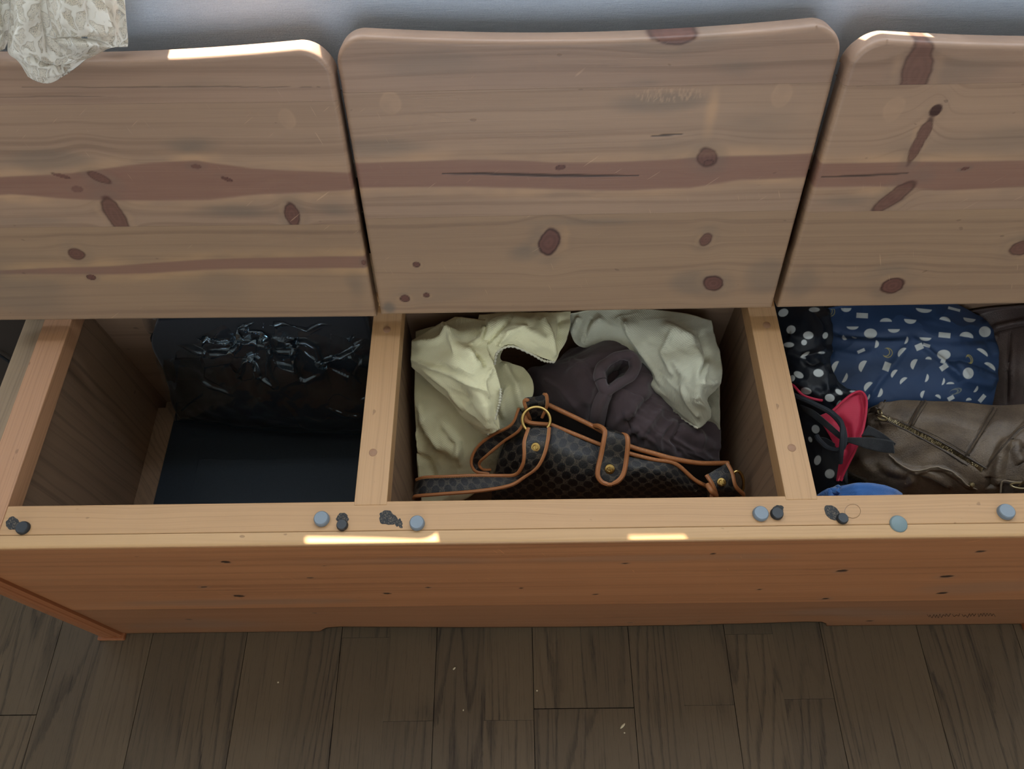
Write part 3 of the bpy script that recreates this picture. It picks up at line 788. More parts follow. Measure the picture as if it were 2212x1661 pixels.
def creased(G, amp, f, sharp=1.0, seed=0.0):
    """crumple: folded ridges of noise along the surface normal"""
    n = facing(G)
    U = np.cumsum(np.concatenate([np.zeros((G.shape[0], 1)), np.linalg.norm(np.diff(G, axis=1), axis=2)], 1), 1)
    V = np.cumsum(np.concatenate([np.zeros((1, G.shape[1])), np.linalg.norm(np.diff(G, axis=0), axis=2)], 0), 0)
    w = fbm(U*f*.6+seed, V*f*.6+9, seed, 2)*.35
    h = 1-np.abs(fbm(U*f+w+seed, V*f-w, seed*1.7, 3))**sharp*2.0
    return G+n*(amp*h)[..., None]
def Z1(X, Y, z): return (820+X/2.4578, 660+Y/2.4578, z)
def Z2(X, Y, z): return (1640+X/3.610, 640+Y/3.610, z)
def z1(*p): return [(820+a/2.4578, 660+b/2.4578) for a, b in p]
def z2(*p): return [(1640+a/3.610, 640+b/3.610) for a, b in p]
def z5(*p): return [(320+a/4.424, 670+b/4.424) for a, b in p]

# ------------------------------------------------------------------ left compartment: flat black box, clear bag with black cloth inside
CLIP = (-.558, -.181, .2575, .572)
bb = empty('flat_box', (-.355, .41, -.30))
tag(bb, 'flat black cardboard box lying on the floor of the left compartment', 'box')
M_BLK = m_cloth('black_card', lin(22, 26, 30), 0.75, 400, .1, 0.0, .1)
def m_card():
    M = Mat('black_cardboard'); c = M.obj(); n = M.noise(M.vec(*c), 500.0, 2.0)
    M.set('Base Color', M.mix(n, lin(27, 35, 43), lin(36, 45, 54))); M.set('Roughness', 0.6); M.set('Specular IOR Level', 0.3); return M.m
M_CARD = m_card()
box('box_base', -.532, -.1705, .2575, .5555, -.2985, -.2755, M_CARD, bb, bev=.0015)
box('box_lid', -.5335, -.1700, .2570, .5560, -.2753, -.2722, M_CARD, bb, bev=.0008)
pA = at(428, 993, -.271); pB = at(410, 1088, -.271)
box('raised_panel', (pA[0]+pB[0])/2, -.1705, .262, pA[1], -.2720, -.2706, M_CARD, bb, bev=.0004)

bagp = empty('wrapped_bundle', (-.34, .52, -.27))
tag(bagp, 'black cloth bundle sealed in a crinkled clear plastic bag', 'bag')
rows = [[(352, 655, -.03), (480, 655, -.025), (640, 655, -.025), (790, 655, -.03)],
        [(335, 712, -.085), (470, 705, -.065), (630, 700, -.062), (800, 705, -.075)],
        [(352, 795, -.150), (470, 790, -.125), (630, 790, -.122), (805, 795, -.140)],
        [(372, 868, -.215), (480, 872, -.195), (630, 880, -.190), (800, 885, -.205)],
        [(388, 900, -.250), (490, 912, -.245), (630, 922, -.243), (800, 926, -.248)],
        [(392, 900, -.268), (490, 910, -.268), (630, 920, -.268), (800, 922, -.268)]]
G = surf(rows, 90, 60)
G = creased(G, .0025, 22, 1.0, 2.0); G[..., 1] = np.minimum(G[..., 1], .548); G[..., 0] = np.clip(G[..., 0], -.535, -.186)
grid_mesh('folded_cloth', G, m_cloth('black_fabric', lin(24, 29, 37), 0.85, 700, .2, .25), bagp, thick=.022)
rows = [[(300, 650, -.025), (470, 650, -.012), (640, 650, -.010), (800, 650, -.020)],
        [(312, 705, -.080), (470, 702, -.052), (630, 697, -.048), (812, 700, -.060)],
        [(338, 790, -.148), (470, 788, -.115), (630, 788, -.110), (815, 792, -.128)],
        [(362, 868, -.212), (480, 874, -.186), (630, 882, -.180), (810, 888, -.195)],
        [(376, 905, -.245), (490, 918, -.237), (630, 930, -.235), (805, 934, -.240)],
        [(382, 910, -.2685), (490, 920, -.2685), (630, 932, -.2685), (805, 936, -.2685)]]
G = surf(rows, 350, 270)
cre = [z5((0,225),(160,265),(370,320),(470,370),(570,405)), z5((570,405),(770,400),(860,350),(895,305),(850,150)), z5((895,305),(1040,310),(1175,335)),
       z5((1180,340),(1150,470),(1160,600),(1240,720)), z5((1065,625),(1150,675),(1230,722)), z5((1000,510),(1040,560),(1065,625)), z5((870,635),(905,560),(920,480),(1000,460),(1065,470)),
       z5((850,150),(960,185),(1085,205),(1170,330)), z5((1110,150),(1280,95),(1400,130),(1520,175),(1650,95),(1890,150),(1910,80)), z5((1340,290),(1510,290),(1610,350),(1660,490),(1840,435),(2040,330)),
       z5((1110,90),(1110,150)), z5((850,140),(940,130),(1020,80)), z5((1910,290),(1980,220)), z5((1200,380),(1380,380),(1400,570),(1230,520)), z5((440,240),(540,270),(800,320)), z5((300,960),(420,850),(520,780)),
       z5((1300,900),(1400,1010),(1480,1120)), z5((480,660),(620,740),(800,800)), z5((1700,930),(1900,1000),(2040,1020))]
hs = [.0075]*15+[.003]*4
G, X, Y = ridged(G, [(c, h, 3.2) for c, h in zip(cre, hs)])
n = facing(G)
zone = np.exp(-((Y-738)/80)**2)
# flat facets between creases
S = np.array([(x, y) for x in np.arange(310, 820, 52) for y in np.arange(660, 940, 46)], float); S += RNG.uniform(-20, 20, S.shape)
d2 = (X[..., None]-S[:, 0])**2+(Y[..., None]-S[:, 1])**2
k = d2.argmin(-1); gx = RNG.uniform(-1, 1, len(S)); gy = RNG.uniform(-1, 1, len(S))
fac = (gx[k]*(X-S[k, 0])+gy[k]*(Y-S[k, 1]))/16.0
G = G+n*((fac*.0042*(.10+zone))+.0015*fbm(X/40, Y/40, 3.0))[..., None]
def m_film():
    M = Mat('clear_plastic_film'); nt = M.nt
    tr = M.node('ShaderNodeBsdfTransparent'); gl = M.node('ShaderNodeBsdfGlossy'); gl.inputs['Roughness'].default_value = 0.12; gl.inputs['Color'].default_value = (.66, .86, 1, 1)
    di = M.node('ShaderNodeBsdfDiffuse'); di.inputs['Color'].default_value = (.55, .6, .65, 1)
    lw = M.node('ShaderNodeFresnel'); lw.inputs['IOR'].default_value = 1.5
    fr = (N(nt, lw.outputs[0])*2.3).min(1.0)
    m1 = M.node('ShaderNodeMixShader'); nt.links.new(fr.s, m1.inputs[0]); nt.links.new(tr.outputs[0], m1.inputs[1]); nt.links.new(gl.outputs[0], m1.inputs[2])
    m2 = M.node('ShaderNodeMixShader'); m2.inputs[0].default_value = 0.02; nt.links.new(m1.outputs[0], m2.inputs[1]); nt.links.new(di.outputs[0], m2.inputs[2])
    nt.links.new(m2.outputs[0], M.out.inputs[0]); return M.m
fo = grid_mesh('plastic_film', G, m_film(), bagp); fo['label'] = 'crinkled clear plastic film'

# ------------------------------------------------------------------ middle compartment
CLIP = (-.1405, .2718, .2925, .573)
CREAM = lin(246, 241, 200)
M_NW = m_cloth('cream_nonwoven', CREAM, 0.9, 420.0, .16, .1, .5, .0, tuple(k*.86 for k in CREAM))
M_HEM = m_cloth('cream_overlock', lin(226, 222, 200), 0.9, 600.0, .2, .1, .6)
def hem(name, pts, parent, r=.0015, n=None, raw=False):
    P = curve(pts, n or len(pts)*14, raw=raw); r_ = r*(1+.35*np.sin(np.arange(len(P))*1.5))
    return tube(name, P, r_, M_HEM, parent, 6)
db = empty('dust_bag', (-.08, .45, -.30))
tag(db, 'cream non-woven dust bag with its corner folded over, left of the handbag', 'dust bag')
rows = [[Z1(140,150,-.095), Z1(300,110,-.085), Z1(480,80,-.07), Z1(640,70,-.066), Z1(780,70,-.066)],
        [Z1(150,330,-.108), Z1(300,300,-.098), Z1(430,280,-.085), Z1(540,270,-.082), Z1(640,275,-.085)],
        [Z1(170,500,-.118), Z1(320,480,-.112), Z1(480,430,-.10), Z1(640,370,-.092), Z1(770,335,-.094)],
        [Z1(150,640,-.150), Z1(300,650,-.146), Z1(480,620,-.130), Z1(640,540,-.108), Z1(815,465,-.105)],
        [Z1(150,850,-.195), Z1(300,850,-.190), Z1(460,830,-.180), Z1(600,760,-.160), Z1(700,640,-.135)],
        [Z1(165,1040,-.240), Z1(280,1040,-.238), Z1(420,1040,-.235), Z1(540,960,-.220), Z1(640,860,-.200)]]
G = surf(rows, 110, 120)
G, _, _ = ridged(G, [(z1((230,560),(300,700),(440,800)), .008, 16), (z1((520,560),(600,640),(640,720)), .006, 14), (z1((180,640),(200,800),(170,980)), .006, 14), (z1((650,300),(720,420),(760,560)), .006, 8), (z1((200,520),(260,660),(330,760)), .005, 6), (z1((330,620),(420,720),(430,860)), .005, 6), (z1((170,760),(260,830),(300,960)), -.005, 7), (z1((680,420),(640,520),(660,600)), .004, 5)])
G = creased(G, .0022, 18, 1.0, 1.0)
grid_mesh('bag_body', G, M_NW, db, thick=.0014)
rows = [[Z1(400,60,-.055), Z1(460,66,-.050), Z1(560,72,-.046), Z1(640,80,-.046)],
        [Z1(230,150,-.062), Z1(340,140,-.047), Z1(450,180,-.034), Z1(570,210,-.040)],
        [Z1(121,252,-.074), Z1(280,260,-.054), Z1(430,300,-.036), Z1(612,320,-.048)],
        [Z1(240,390,-.082), Z1(370,390,-.060), Z1(500,400,-.044), Z1(640,430,-.058)],
        [Z1(380,510,-.092), Z1(450,490,-.074), Z1(540,500,-.058), Z1(642,470,-.064)],
        [Z1(440,590,-.102), Z1(490,590,-.086), Z1(560,590,-.074), Z1(628,560,-.078)],
        [Z1(550,684,-.112), Z1(575,682,-.103), Z1(605,675,-.097), Z1(638,655,-.096)]]
G = surf(rows, 80, 110)
G, _, _ = ridged(G, [(z1((125,262),(330,350),(610,478)), .0045, 5), (z1((470,225),(510,330),(540,300)), .006, 10), (z1((340,120),(420,220),(500,290)), .006, 12), (z1((560,520),(570,600),(575,660)), .003, 8), (z1((300,300),(420,420),(480,520)), -.004, 12), (z1((470,225),(530,180),(560,110)), .006, 4.5), (z1((480,235),(545,290),(560,330)), -.007, 5), (z1((600,330),(560,400),(575,500)), .004, 4.5), (z1((180,200),(300,190),(420,130)), .005, 6), (z1((330,95),(385,160),(400,260)), .005, 5), (z1((220,330),(360,440),(450,560)), .003, 5)])
G = creased(G, .0012, 26, 1.0, 3.0)
fA = grid_mesh('folded_corner', G, M_NW, db, thick=.0014)
hem('hem', [Z1(642,440,-.0565), Z1(640,500,-.064), Z1(625,560,-.0765), Z1(600,640,-.090), Z1(575,684,-.102)], fA)
rows = [[Z1(530,50,-.055), Z1(640,40,-.050), Z1(760,38,-.048), Z1(900,38,-.052), Z1(1016,30,-.062)],
        [Z1(500,170,-.048), Z1(600,105,-.032), Z1(720,85,-.028), Z1(860,115,-.038), Z1(1010,110,-.060)],
        [Z1(472,228,-.046), Z1(600,180,-.036), Z1(700,150,-.028), Z1(850,195,-.040), Z1(990,185,-.064)],
        [Z1(540,270,-.048), Z1(620,225,-.041), Z1(705,190,-.033), Z1(830,230,-.045), Z1(960,240,-.066)],
        [Z1(610,314,-.053), Z1(628,246,-.046), Z1(700,216,-.041), Z1(800,254,-.052), Z1(930,300,-.068)]]
G = surf(rows, 110, 70)
G, _, _ = ridged(G, [(z1((560,110),(700,60),(820,100)), .004, 12), (z1((600,180),(720,120),(880,180),(930,280)), .004, 9), (z1((540,80),(520,160),(480,220)), .005, 5), (z1((620,230),(690,150),(780,120)), .005, 5), (z1((860,60),(900,150),(920,280)), .006, 5), (z1((960,50),(960,150),(930,260)), -.006, 6), (z1((560,200),(640,130),(700,70)), -.005, 5)])
G = creased(G, .0012, 26, 1.0, 5.0)
fB = grid_mesh('folded_mouth', G, M_NW, db, thick=.0014)
hem('hem', [Z1(610,314,-.052), Z1(628,246,-.045), Z1(700,216,-.040), Z1(800,254,-.051), Z1(870,292,-.060), Z1(930,300,-.067)], fB)

db2 = empty('dust_bag', (.19, .50, -.30))
GREYC = lin(214, 214, 192)
M_NW2 = m_cloth('greyish_nonwoven', GREYC, 0.9, 420.0, .16, .1, .5, .0, tuple(k*.86 for k in GREYC))
tag(db2, 'greyish cream non-woven dust bag draped over the dark cloth at the back right', 'dust bag')
rows = [[Z1(1000,30,-.07), Z1(1200,20,-.055), Z1(1400,20,-.05), Z1(1600,40,-.052), Z1(1760,80,-.064)],
        [Z1(1010,130,-.078), Z1(1150,100,-.066), Z1(1330,105,-.052), Z1(1600,130,-.046), Z1(1785,190,-.068)],
        [Z1(1070,215,-.090), Z1(1180,170,-.078), Z1(1330,190,-.066), Z1(1610,240,-.046), Z1(1810,260,-.070)],
        [Z1(1290,195,-.094), Z1(1380,290,-.086), Z1(1490,350,-.070), Z1(1680,380,-.050), Z1(1812,405,-.072)],
        [Z1(1400,350,-.100), Z1(1470,430,-.092), Z1(1580,465,-.076), Z1(1688,482,-.060), Z1(1745,490,-.078)],
        [Z1(1495,490,-.108), Z1(1560,540,-.102), Z1(1640,560,-.092), Z1(1700,555,-.082), Z1(1757,550,-.090)],
        [Z1(1600,592,-.118), Z1(1645,625,-.113), Z1(1690,652,-.108), Z1(1730,630,-.103), Z1(1757,590,-.098)]]
G = surf(rows, 120, 130)
G, _, _ = ridged(G, [(z1((1190,60),(1110,130),(1070,210)), .007, 10), (z1((1300,80),(1400,200),(1560,320),(1640,400)), .006, 14), (z1((1500,100),(1640,180),(1690,300),(1690,470)), .008, 10), (z1((1420,180),(1520,300),(1600,400)), -.005, 12), (z1((1300,210),(1390,340),(1500,480)), .003, 7), (z1((1060,60),(1020,150)), .005, 5), (z1((1280,60),(1350,190),(1460,330),(1500,430)), .005, 5), (z1((1560,130),(1500,250),(1560,380)), .005, 5), (z1((1700,130),(1740,260),(1690,400)), -.006, 6), (z1((1740,300),(1700,420),(1800,410)), .005, 5), (z1((1600,420),(1640,520),(1700,600)), .004, 5), (z1((1130,60),(1100,130),(1090,200)), -.005, 5)])
G = creased(G, .0014, 20, 1.0, 8.0)
fC = grid_mesh('bag_body', G, M_NW2, db2, thick=.0014)
hem('hem', [Z1(1395,345,-.099), Z1(1450,420,-.103), Z1(1495,490,-.107), Z1(1540,545,-.112), Z1(1600,592,-.117), Z1(1690,652,-.107)], fC)
rows = [[Z1(1660,380,-.09), Z1(1740,380,-.088), Z1(1808,400,-.086)], [Z1(1690,480,-.11), Z1(1760,480,-.105), Z1(1806,480,-.10)],
        [Z1(1720,580,-.125), Z1(1770,580,-.12), Z1(1806,580,-.115)], [Z1(1740,680,-.15), Z1(1780,680,-.145), Z1(1806,680,-.14)]]
G = creased(surf(rows, 30, 50), .002, 30, 1.0, 4.0)
grid_mesh('hanging_side', G, M_NW2, db2, thick=.0014)

dc = empty('dark_cloth_bag', (.10, .44, -.30))
tag(dc, 'dark brown soft cloth bag with a rolled opening, behind the handbag', 'cloth bag')
M_DK = m_cloth('dark_brown_cotton', lin(84, 71, 74), 0.92, 900.0, .2, .3, .3)
rows = [[Z1(1000,240,-.11), Z1(1100,205,-.092), Z1(1200,178,-.078), Z1(1290,190,-.076), Z1(1380,300,-.095), Z1(1480,400,-.115)],
        [Z1(930,300,-.112), Z1(1060,280,-.086), Z1(1180,260,-.070), Z1(1330,300,-.074), Z1(1450,420,-.100), Z1(1600,560,-.122)],
        [Z1(790,345,-.128), Z1(950,370,-.100), Z1(1120,400,-.082), Z1(1300,430,-.080), Z1(1470,530,-.102), Z1(1700,620,-.130)],
        [Z1(810,460,-.138), Z1(950,500,-.116), Z1(1120,520,-.100), Z1(1300,560,-.092), Z1(1500,640,-.108), Z1(1800,640,-.135)],
        [Z1(860,560,-.150), Z1(1000,600,-.136), Z1(1150,640,-.126), Z1(1350,700,-.116), Z1(1550,760,-.125), Z1(1806,790,-.150)],
        [Z1(880,700,-.18), Z1(1050,720,-.172), Z1(1200,760,-.168), Z1(1400,830,-.160), Z1(1600,890,-.165), Z1(1806,930,-.18)]]
G = surf(rows, 170, 150)
G, X, Y = ridged(G, [(z1((1180,420),(1130,520),(1120,640)), .006, 9), (z1((1230,440),(1210,540),(1190,630)), -.005, 7), (z1((1500,540),(1420,640),(1370,710),(1430,760)), .007, 10), (z1((1330,600),(1320,680),(1400,730)), -.006, 8),
     (z1((1390,350),(1400,460),(1330,560),(1240,640)), .006, 12), (z1((1000,330),(1080,420),(1100,540)), .004, 16), (z1((1540,620),(1680,700),(1780,760)), .006, 12), (z1((1300,200),(1380,300),(1440,420)), .005, 12), (z1((1450,470),(1380,560),(1290,640)), -.005, 5), (z1((1010,290),(1100,330),(1150,400)), .004, 6), (z1((860,380),(960,440),(1060,560)), .005, 7), (z1((1560,600),(1480,700),(1500,780)), .006, 5), (z1((1600,600),(1560,720),(1600,800)), -.006, 5), (z1((1690,660),(1700,760),(1760,820)), .006, 6), (z1((1380,640),(1310,700),(1340,740)), .005, 5)])
hole = z1((1188,380),(1200,335),(1245,300),(1300,282),(1335,310),(1325,350),(1280,385),(1225,420),(1198,432))
ins = inside(X, Y, hole); dh, _ = polydist(X, Y, hole+hole[:1])
G = G-facing(G)*(np.where(ins, np.minimum(dh/5.0, 1.0)*.028, 0))[..., None]
G = creased(G, .0022, 24, 1.0, 6.0)
grid_mesh('cloth_body', G, M_DK, dc, thick=.002)
P = curve([Z1(1172,395,-.068), Z1(1172,340,-.066), Z1(1215,295,-.064), Z1(1275,265,-.063), Z1(1335,270,-.066), Z1(1357,320,-.070), Z1(1330,375,-.072), Z1(1270,415,-.070), Z1(1205,452,-.070)], 90, closed=True)
rr_ = .0070*(1+.06*np.sin(np.arange(90)*.56)+.12*np.sin(np.arange(90)*2*math.pi/45+1))
tube('rolled_rim', P, rr_, M_DK, dc, 12)['label'] = 'rolled cloth rim around the opening'
rows = [[Z1(1180,430,-.069), Z1(1215,450,-.065), Z1(1250,440,-.069)], [Z1(1140,500,-.080), Z1(1180,510,-.074), Z1(1220,515,-.082)], [Z1(1120,580,-.096), Z1(1160,580,-.090), Z1(1205,590,-.098)], [Z1(1115,650,-.116), Z1(1150,650,-.111), Z1(1190,655,-.118)]]
grid_mesh('hanging_band', creased(surf(rows, 30, 50), .001, 30), M_DK, dc, thick=.003)

# ------------------------------------------------------------------ the handbag
hb = empty('handbag', (.08, .38, -.25))
tag(hb, 'black monogram canvas handbag with tan leather trim and brass rings', 'handbag')
def m_monogram():
    M = Mat('monogram_canvas'); u, v = M.uv()
    wn_ = M.noise(M.vec(u*700.0, v*700.0, 0.0), 1.0, 2.0)
    ds = []
    for o_ in (0.0, 0.5):                      # staggered dark lozenges, each ringed by a thin chain line
        fx = (u*(1/.0168)+o_).fract()-0.5; fy = (v*(1/.0150)+o_).fract()-0.5
        ds.append(((fx*(.0168/.0055)).abs().pow(2.2)+(fy*(.0150/.0045)).abs().pow(2.2)))
    d = ds[0].min(ds[1])+(wn_-0.5)*0.25
    blob = d.step(1.10, 0.80)
    ring = ((d-1.75).abs()).step(0.34, 0.08)
    ring2 = ((d-2.9).abs()).step(0.5, 0.1)*0.6
    l3 = ring2; ring2 = ring2*0.0
    g = M.voro(M.vec(u, v, 0.0), 900.0)
    base = M.mix(blob, M.mix(wn_.step(0.35, 0.65), lin(40, 36, 33), lin(72, 63, 52)), lin(11, 11, 13))
    colr = M.mix((ring*0.06)*(wn_.step(0.35, 0.65)*0.8+0.1), base, lin(122, 98, 68))
    M.set('Base Color', colr); M.set('Roughness', 0.42); M.set('Specular IOR Level', 0.5); M.bump(g, 0.4, 0.0007); return M.m
M_MONO = m_monogram()
M_TAN = m_leather('tan_leather', lin(186, 122, 74), lin(146, 88, 48), 0.5, 900, .6)
M_GOLD = plain('brass', lin(206, 176, 110), 0.26, 1.0)
M_LIN = m_cloth('brown_lining', lin(40, 30, 26), .85, 700)
Fr = [Z1(752,640,-.104), Z1(905,632,-.086), Z1(1050,690,-.086), Z1(1180,742,-.089), Z1(1320,785,-.093), Z1(1450,818,-.098), Z1(1570,842,-.105), Z1(1670,925,-.118), Z1(1735,960,-.126)]
M1 = [Z1(672,720,-.118), Z1(850,760,-.090), Z1(1010,800,-.088), Z1(1160,840,-.091), Z1(1310,870,-.096), Z1(1450,890,-.102), Z1(1560,920,-.110), Z1(1660,980,-.128), Z1(1738,1000,-.142)]
M2 = [Z1(622,860,-.142), Z1(800,900,-.116), Z1(980,930,-.110), Z1(1150,950,-.110), Z1(1310,965,-.116), Z1(1440,975,-.122), Z1(1560,990,-.130), Z1(1660,1020,-.144), Z1(1740,1040,-.155)]
M3 = [Z1(596,1010,-.175), Z1(790,1040,-.158), Z1(980,1060,-.152), Z1(1150,1070,-.152), Z1(1310,1075,-.154), Z1(1440,1075,-.158), Z1(1560,1075,-.163), Z1(1660,1075,-.170), Z1(1742,1070,-.178)]
Bk = [Z1(765,612,-.104), Z1(892,527,-.087), Z1(1050,602,-.087), Z1(1165,660,-.087), Z1(1320,745,-.092), Z1(1450,785,-.097), Z1(1560,815,-.102), Z1(1700,838,-.112), Z1(1850,838,-.124)]
fr, m1_, m2_, m3_, bk = [np.array([at(*p) for p in r]) for r in (Fr, M1, M2, M3, Bk)]
bot = m3_+np.array([0, -.004, -.055]); bot2 = m3_+np.array([0, .03, -.07]); bl = bk+np.array([0, .014, -.10]); bmid = bk+np.array([0, .010, -.035])
G = surf([fr, m1_, m2_, m3_, bot, bot2, bl, bmid, bk], 150, 130, raw=True)
G = creased(G, .0014, 12, 1.0, 2.4)
G = G.transpose(1, 0, 2)[:, ::-1].transpose(1, 0, 2)
hbody = grid_mesh('bag_body', G, M_MONO, hb)
lin_mid = (fr+bk)/2+np.array([0, 0, -.035])
grid_mesh('lining', surf([fr+[0, 0, -.002], (fr+lin_mid)/2+[0, 0, -.006], lin_mid, (bk+lin_mid)/2+[0, 0, -.006], bk+[0, 0, -.002]], 80, 30, raw=True), M_LIN, hb)
def strip_tube(name, P, r, mat, parent, k=10):
    return tube(name, P, r, mat, parent, k)
rimf = catmull(fr[1:], 120); rimb = catmull(bk[1:], 120)
e1 = strip_tube('rim_piping', rimf+[0, 0, .0008], .0026, M_TAN, hb); e2 = strip_tube('rim_piping', rimb+[0, 0, .0008], .0031, M_TAN, hb)
M_ST = plain('tan_thread', lin(206, 158, 104), .7)
def stitches(P, off, parent, every=3):
    """a row of small sewn stitches lying on the leather edge"""
    bm = bmesh.new()
    for i in range(0, len(P)-2, every):
        a, b = P[i]+off, P[i+1]*.4+P[i]*.6+off
        d = b-a; l = np.linalg.norm(d)+1e-9; d = d/l; s = np.cross(d, [0, 0, 1.0]); s /= np.linalg.norm(s)+1e-9; t = np.cross(s, d)
        a, b = a-d*.0004, a+d*.0010
        v = [bm.verts.new(a+s*.0003), bm.verts.new(a-s*.0003), bm.verts.new(b-s*.0003), bm.verts.new(b+s*.0003), bm.verts.new((a+b)/2+t*.0004)]
        for q in ((0, 1, 4), (1, 2, 4), (2, 3, 4), (3, 0, 4)): bm.faces.new([v[j] for j in q])
    return tag(from_bm('stitching', bm, M_ST, parent), kind='stuff')
stitches(rimf, np.array([0, 0, .0033]), e1); stitches(rimb, np.array([0, 0, .0038]), e2)
def strap(name, rows, mat, parent, edge=.0017, thick=.003, n=70, ends=False, nu=9, crown=.0):
    """leather strap: rows of (left, right) picture points; tan bound edges along both sides"""
    L = catmull([at(*r[0]) for r in rows], n); R = catmull([at(*r[1]) for r in rows], n)
    t = np.linspace(0, 1, nu)[None, :, None]
    G = L[:, None]*(1-t)+R[:, None]*t
    nn_ = facing(G); G = G+nn_*(crown*np.sin(math.pi*t))
    o = grid_mesh(name, G, mat, parent, thick=thick)
    for E_ in (L, R):
        ins_ = (E_+(L+R)/2*.0)
        tube('bound_edge', ins_+facing(G)[:, 0]*-.0004, edge, M_TAN, o, 8)
    if ends:
        tube('bound_edge', np.linspace(L[-1], R[-1], 12), edge, M_TAN, o, 8)
    stitches(L*.93+R*.07, np.array([0, -.0003, .0009]), o, 1); stitches(R*.93+L*.07, np.array([0, -.0003, .0009]), o, 1)
    return o
strap('back_strap', [(Z1(740,545,-.074), Z1(775,600,-.080)), (Z1(700,632,-.090), Z1(735,668,-.090)), (Z1(600,688,-.110), Z1(660,720,-.112)), (Z1(525,745,-.124), Z1(575,790,-.128)), (Z1(487,820,-.138), Z1(530,835,-.142)), (Z1(508,878,-.148), Z1(545,868,-.150)), (Z1(580,893,-.155), Z1(590,872,-.156))], M_MONO, hb, .0020)
strap('closing_tab', [(Z1(1120,640,-.100), Z1(1275,690,-.100)), (Z1(1160,638,-.074), Z1(1290,685,-.076)), (Z1(1195,664,-.066), Z1(1312,695,-.069)), (Z1(1190,720,-.069), Z1(1317,735,-.071)), (Z1(1175,800,-.079), Z1(1310,810,-.081)), (Z1(1160,865,-.085), Z1(1300,872,-.087)), (Z1(1160,908,-.089), Z1(1286,908,-.090)), (Z1(1182,938,-.092), Z1(1262,934,-.092)), (Z1(1208,948,-.0935), Z1(1234,947,-.0935))], M_MONO, hb, .0031, .004, 90, True, crown=.002)
strap('shoulder_strap', [(Z1(790,650,-.072), Z1(900,648,-.072)), (Z1(768,720,-.071), Z1(893,715,-.071)), (Z1(768,790,-.076), Z1(872,795,-.078)), (Z1(758,850,-.086), Z1(835,860,-.088)), (Z1(720,898,-.100), Z1(775,905,-.098)), (Z1(640,903,-.110), Z1(690,955,-.108)), (Z1(500,902,-.118), Z1(530,983,-.117)), (Z1(340,908,-.125), Z1(350,998,-.124)), (Z1(240,912,-.130), Z1(200,1010,-.131)), (Z1(195,925,-.138), Z1(180,1020,-.142))], M_MONO, hb, .0023, .003, 120, crown=.0015)
strap('ring_loop', [(Z1(800,606,-.086), Z1(862,596,-.086)), (Z1(782,560,-.072), Z1(888,532,-.071)), (Z1(768,512,-.062), Z1(888,484,-.061)), (Z1(785,500,-.060), Z1(875,470,-.060)), (Z1(800,505,-.072), Z1(870,475,-.072))], M_MONO, hb, .0022, .003, 50)
def ring(name, cx, cy, rx, ry, z, tilt, r, parent):
    P = curve([Z1(cx+rx*math.cos(a), cy+ry*math.sin(a), z+tilt*math.sin(a)) for a in np.linspace(0, 2*math.pi, 24, endpoint=False)], 72, closed=True)
    return tube(name, P, r, M_GOLD, parent, 10, True)
ring('brass_ring', 832, 608, 74, 70, -.070, -.006, .0020, hb)
ring('brass_ring', 1898, 945, 34, 66, -.118, -.010, .0019, hb)
strap('side_tab', [(Z1(1735,900,-.108), Z1(1845,836,-.108)), (Z1(1765,945,-.108), Z1(1872,890,-.107)), (Z1(1782,985,-.114), Z1(1890,960,-.112)), (Z1(1790,1010,-.130), Z1(1938,1010,-.126))], M_MONO, hb, .0026, .004, 50, crown=.0015)
tube('leather_knot', curve([Z1(1740,950,-.112), Z1(1762,985,-.110), Z1(1785,1010,-.120), Z1(1760,1015,-.125)], 30), .0035, M_TAN, hb, 10)
tube('pull_loop', curve([Z1(905,632,-.083), Z1(800,622,-.080), Z1(775,598,-.082), Z1(790,575,-.088)], 40), .0028, M_TAN, hb, 8)
def stud(cx, cy, z, r, nrm, parent):
    p = at(*Z1(cx, cy, z)); s = lathe('stud', [(0, .0016), (r*.75, .0015), (r*.92, .0012), (r, .0004), (r, -.001)], p, M_GOLD, parent, 24, nrm)
    # small linked-arc emblem raised on the cap
    q = Vector((0, 0, 1)).rotation_difference(Vector(nrm).normalized())
    for sx in (-1, 1):
        pts = [Vector(p)+q@Vector((sx*(r*.12+r*.42*math.cos(a)), r*.45*math.sin(a), .0017)) for a in np.linspace(-1.9, 1.9, 14)]
        tube('emblem_arc', np.array([list(v) for v in pts]), r*.09, M_GOLD, s, 5)
    pts = [Vector(p)+q@Vector((0, r*t, .0017)) for t in (-.6, 0, .6)]
    tube('emblem_bar', np.array([list(v) for v in pts]), r*.08, M_GOLD, s, 5)
    return s
stud(1222, 868, -.0835, .0062, (.0, -.55, .8), hb)
stud(828, 752, -.0725, .0058, (.0, -.5, .85), hb)
stud(1815, 938, -.1065, .0056, (-.1, -.4, .9), hb)
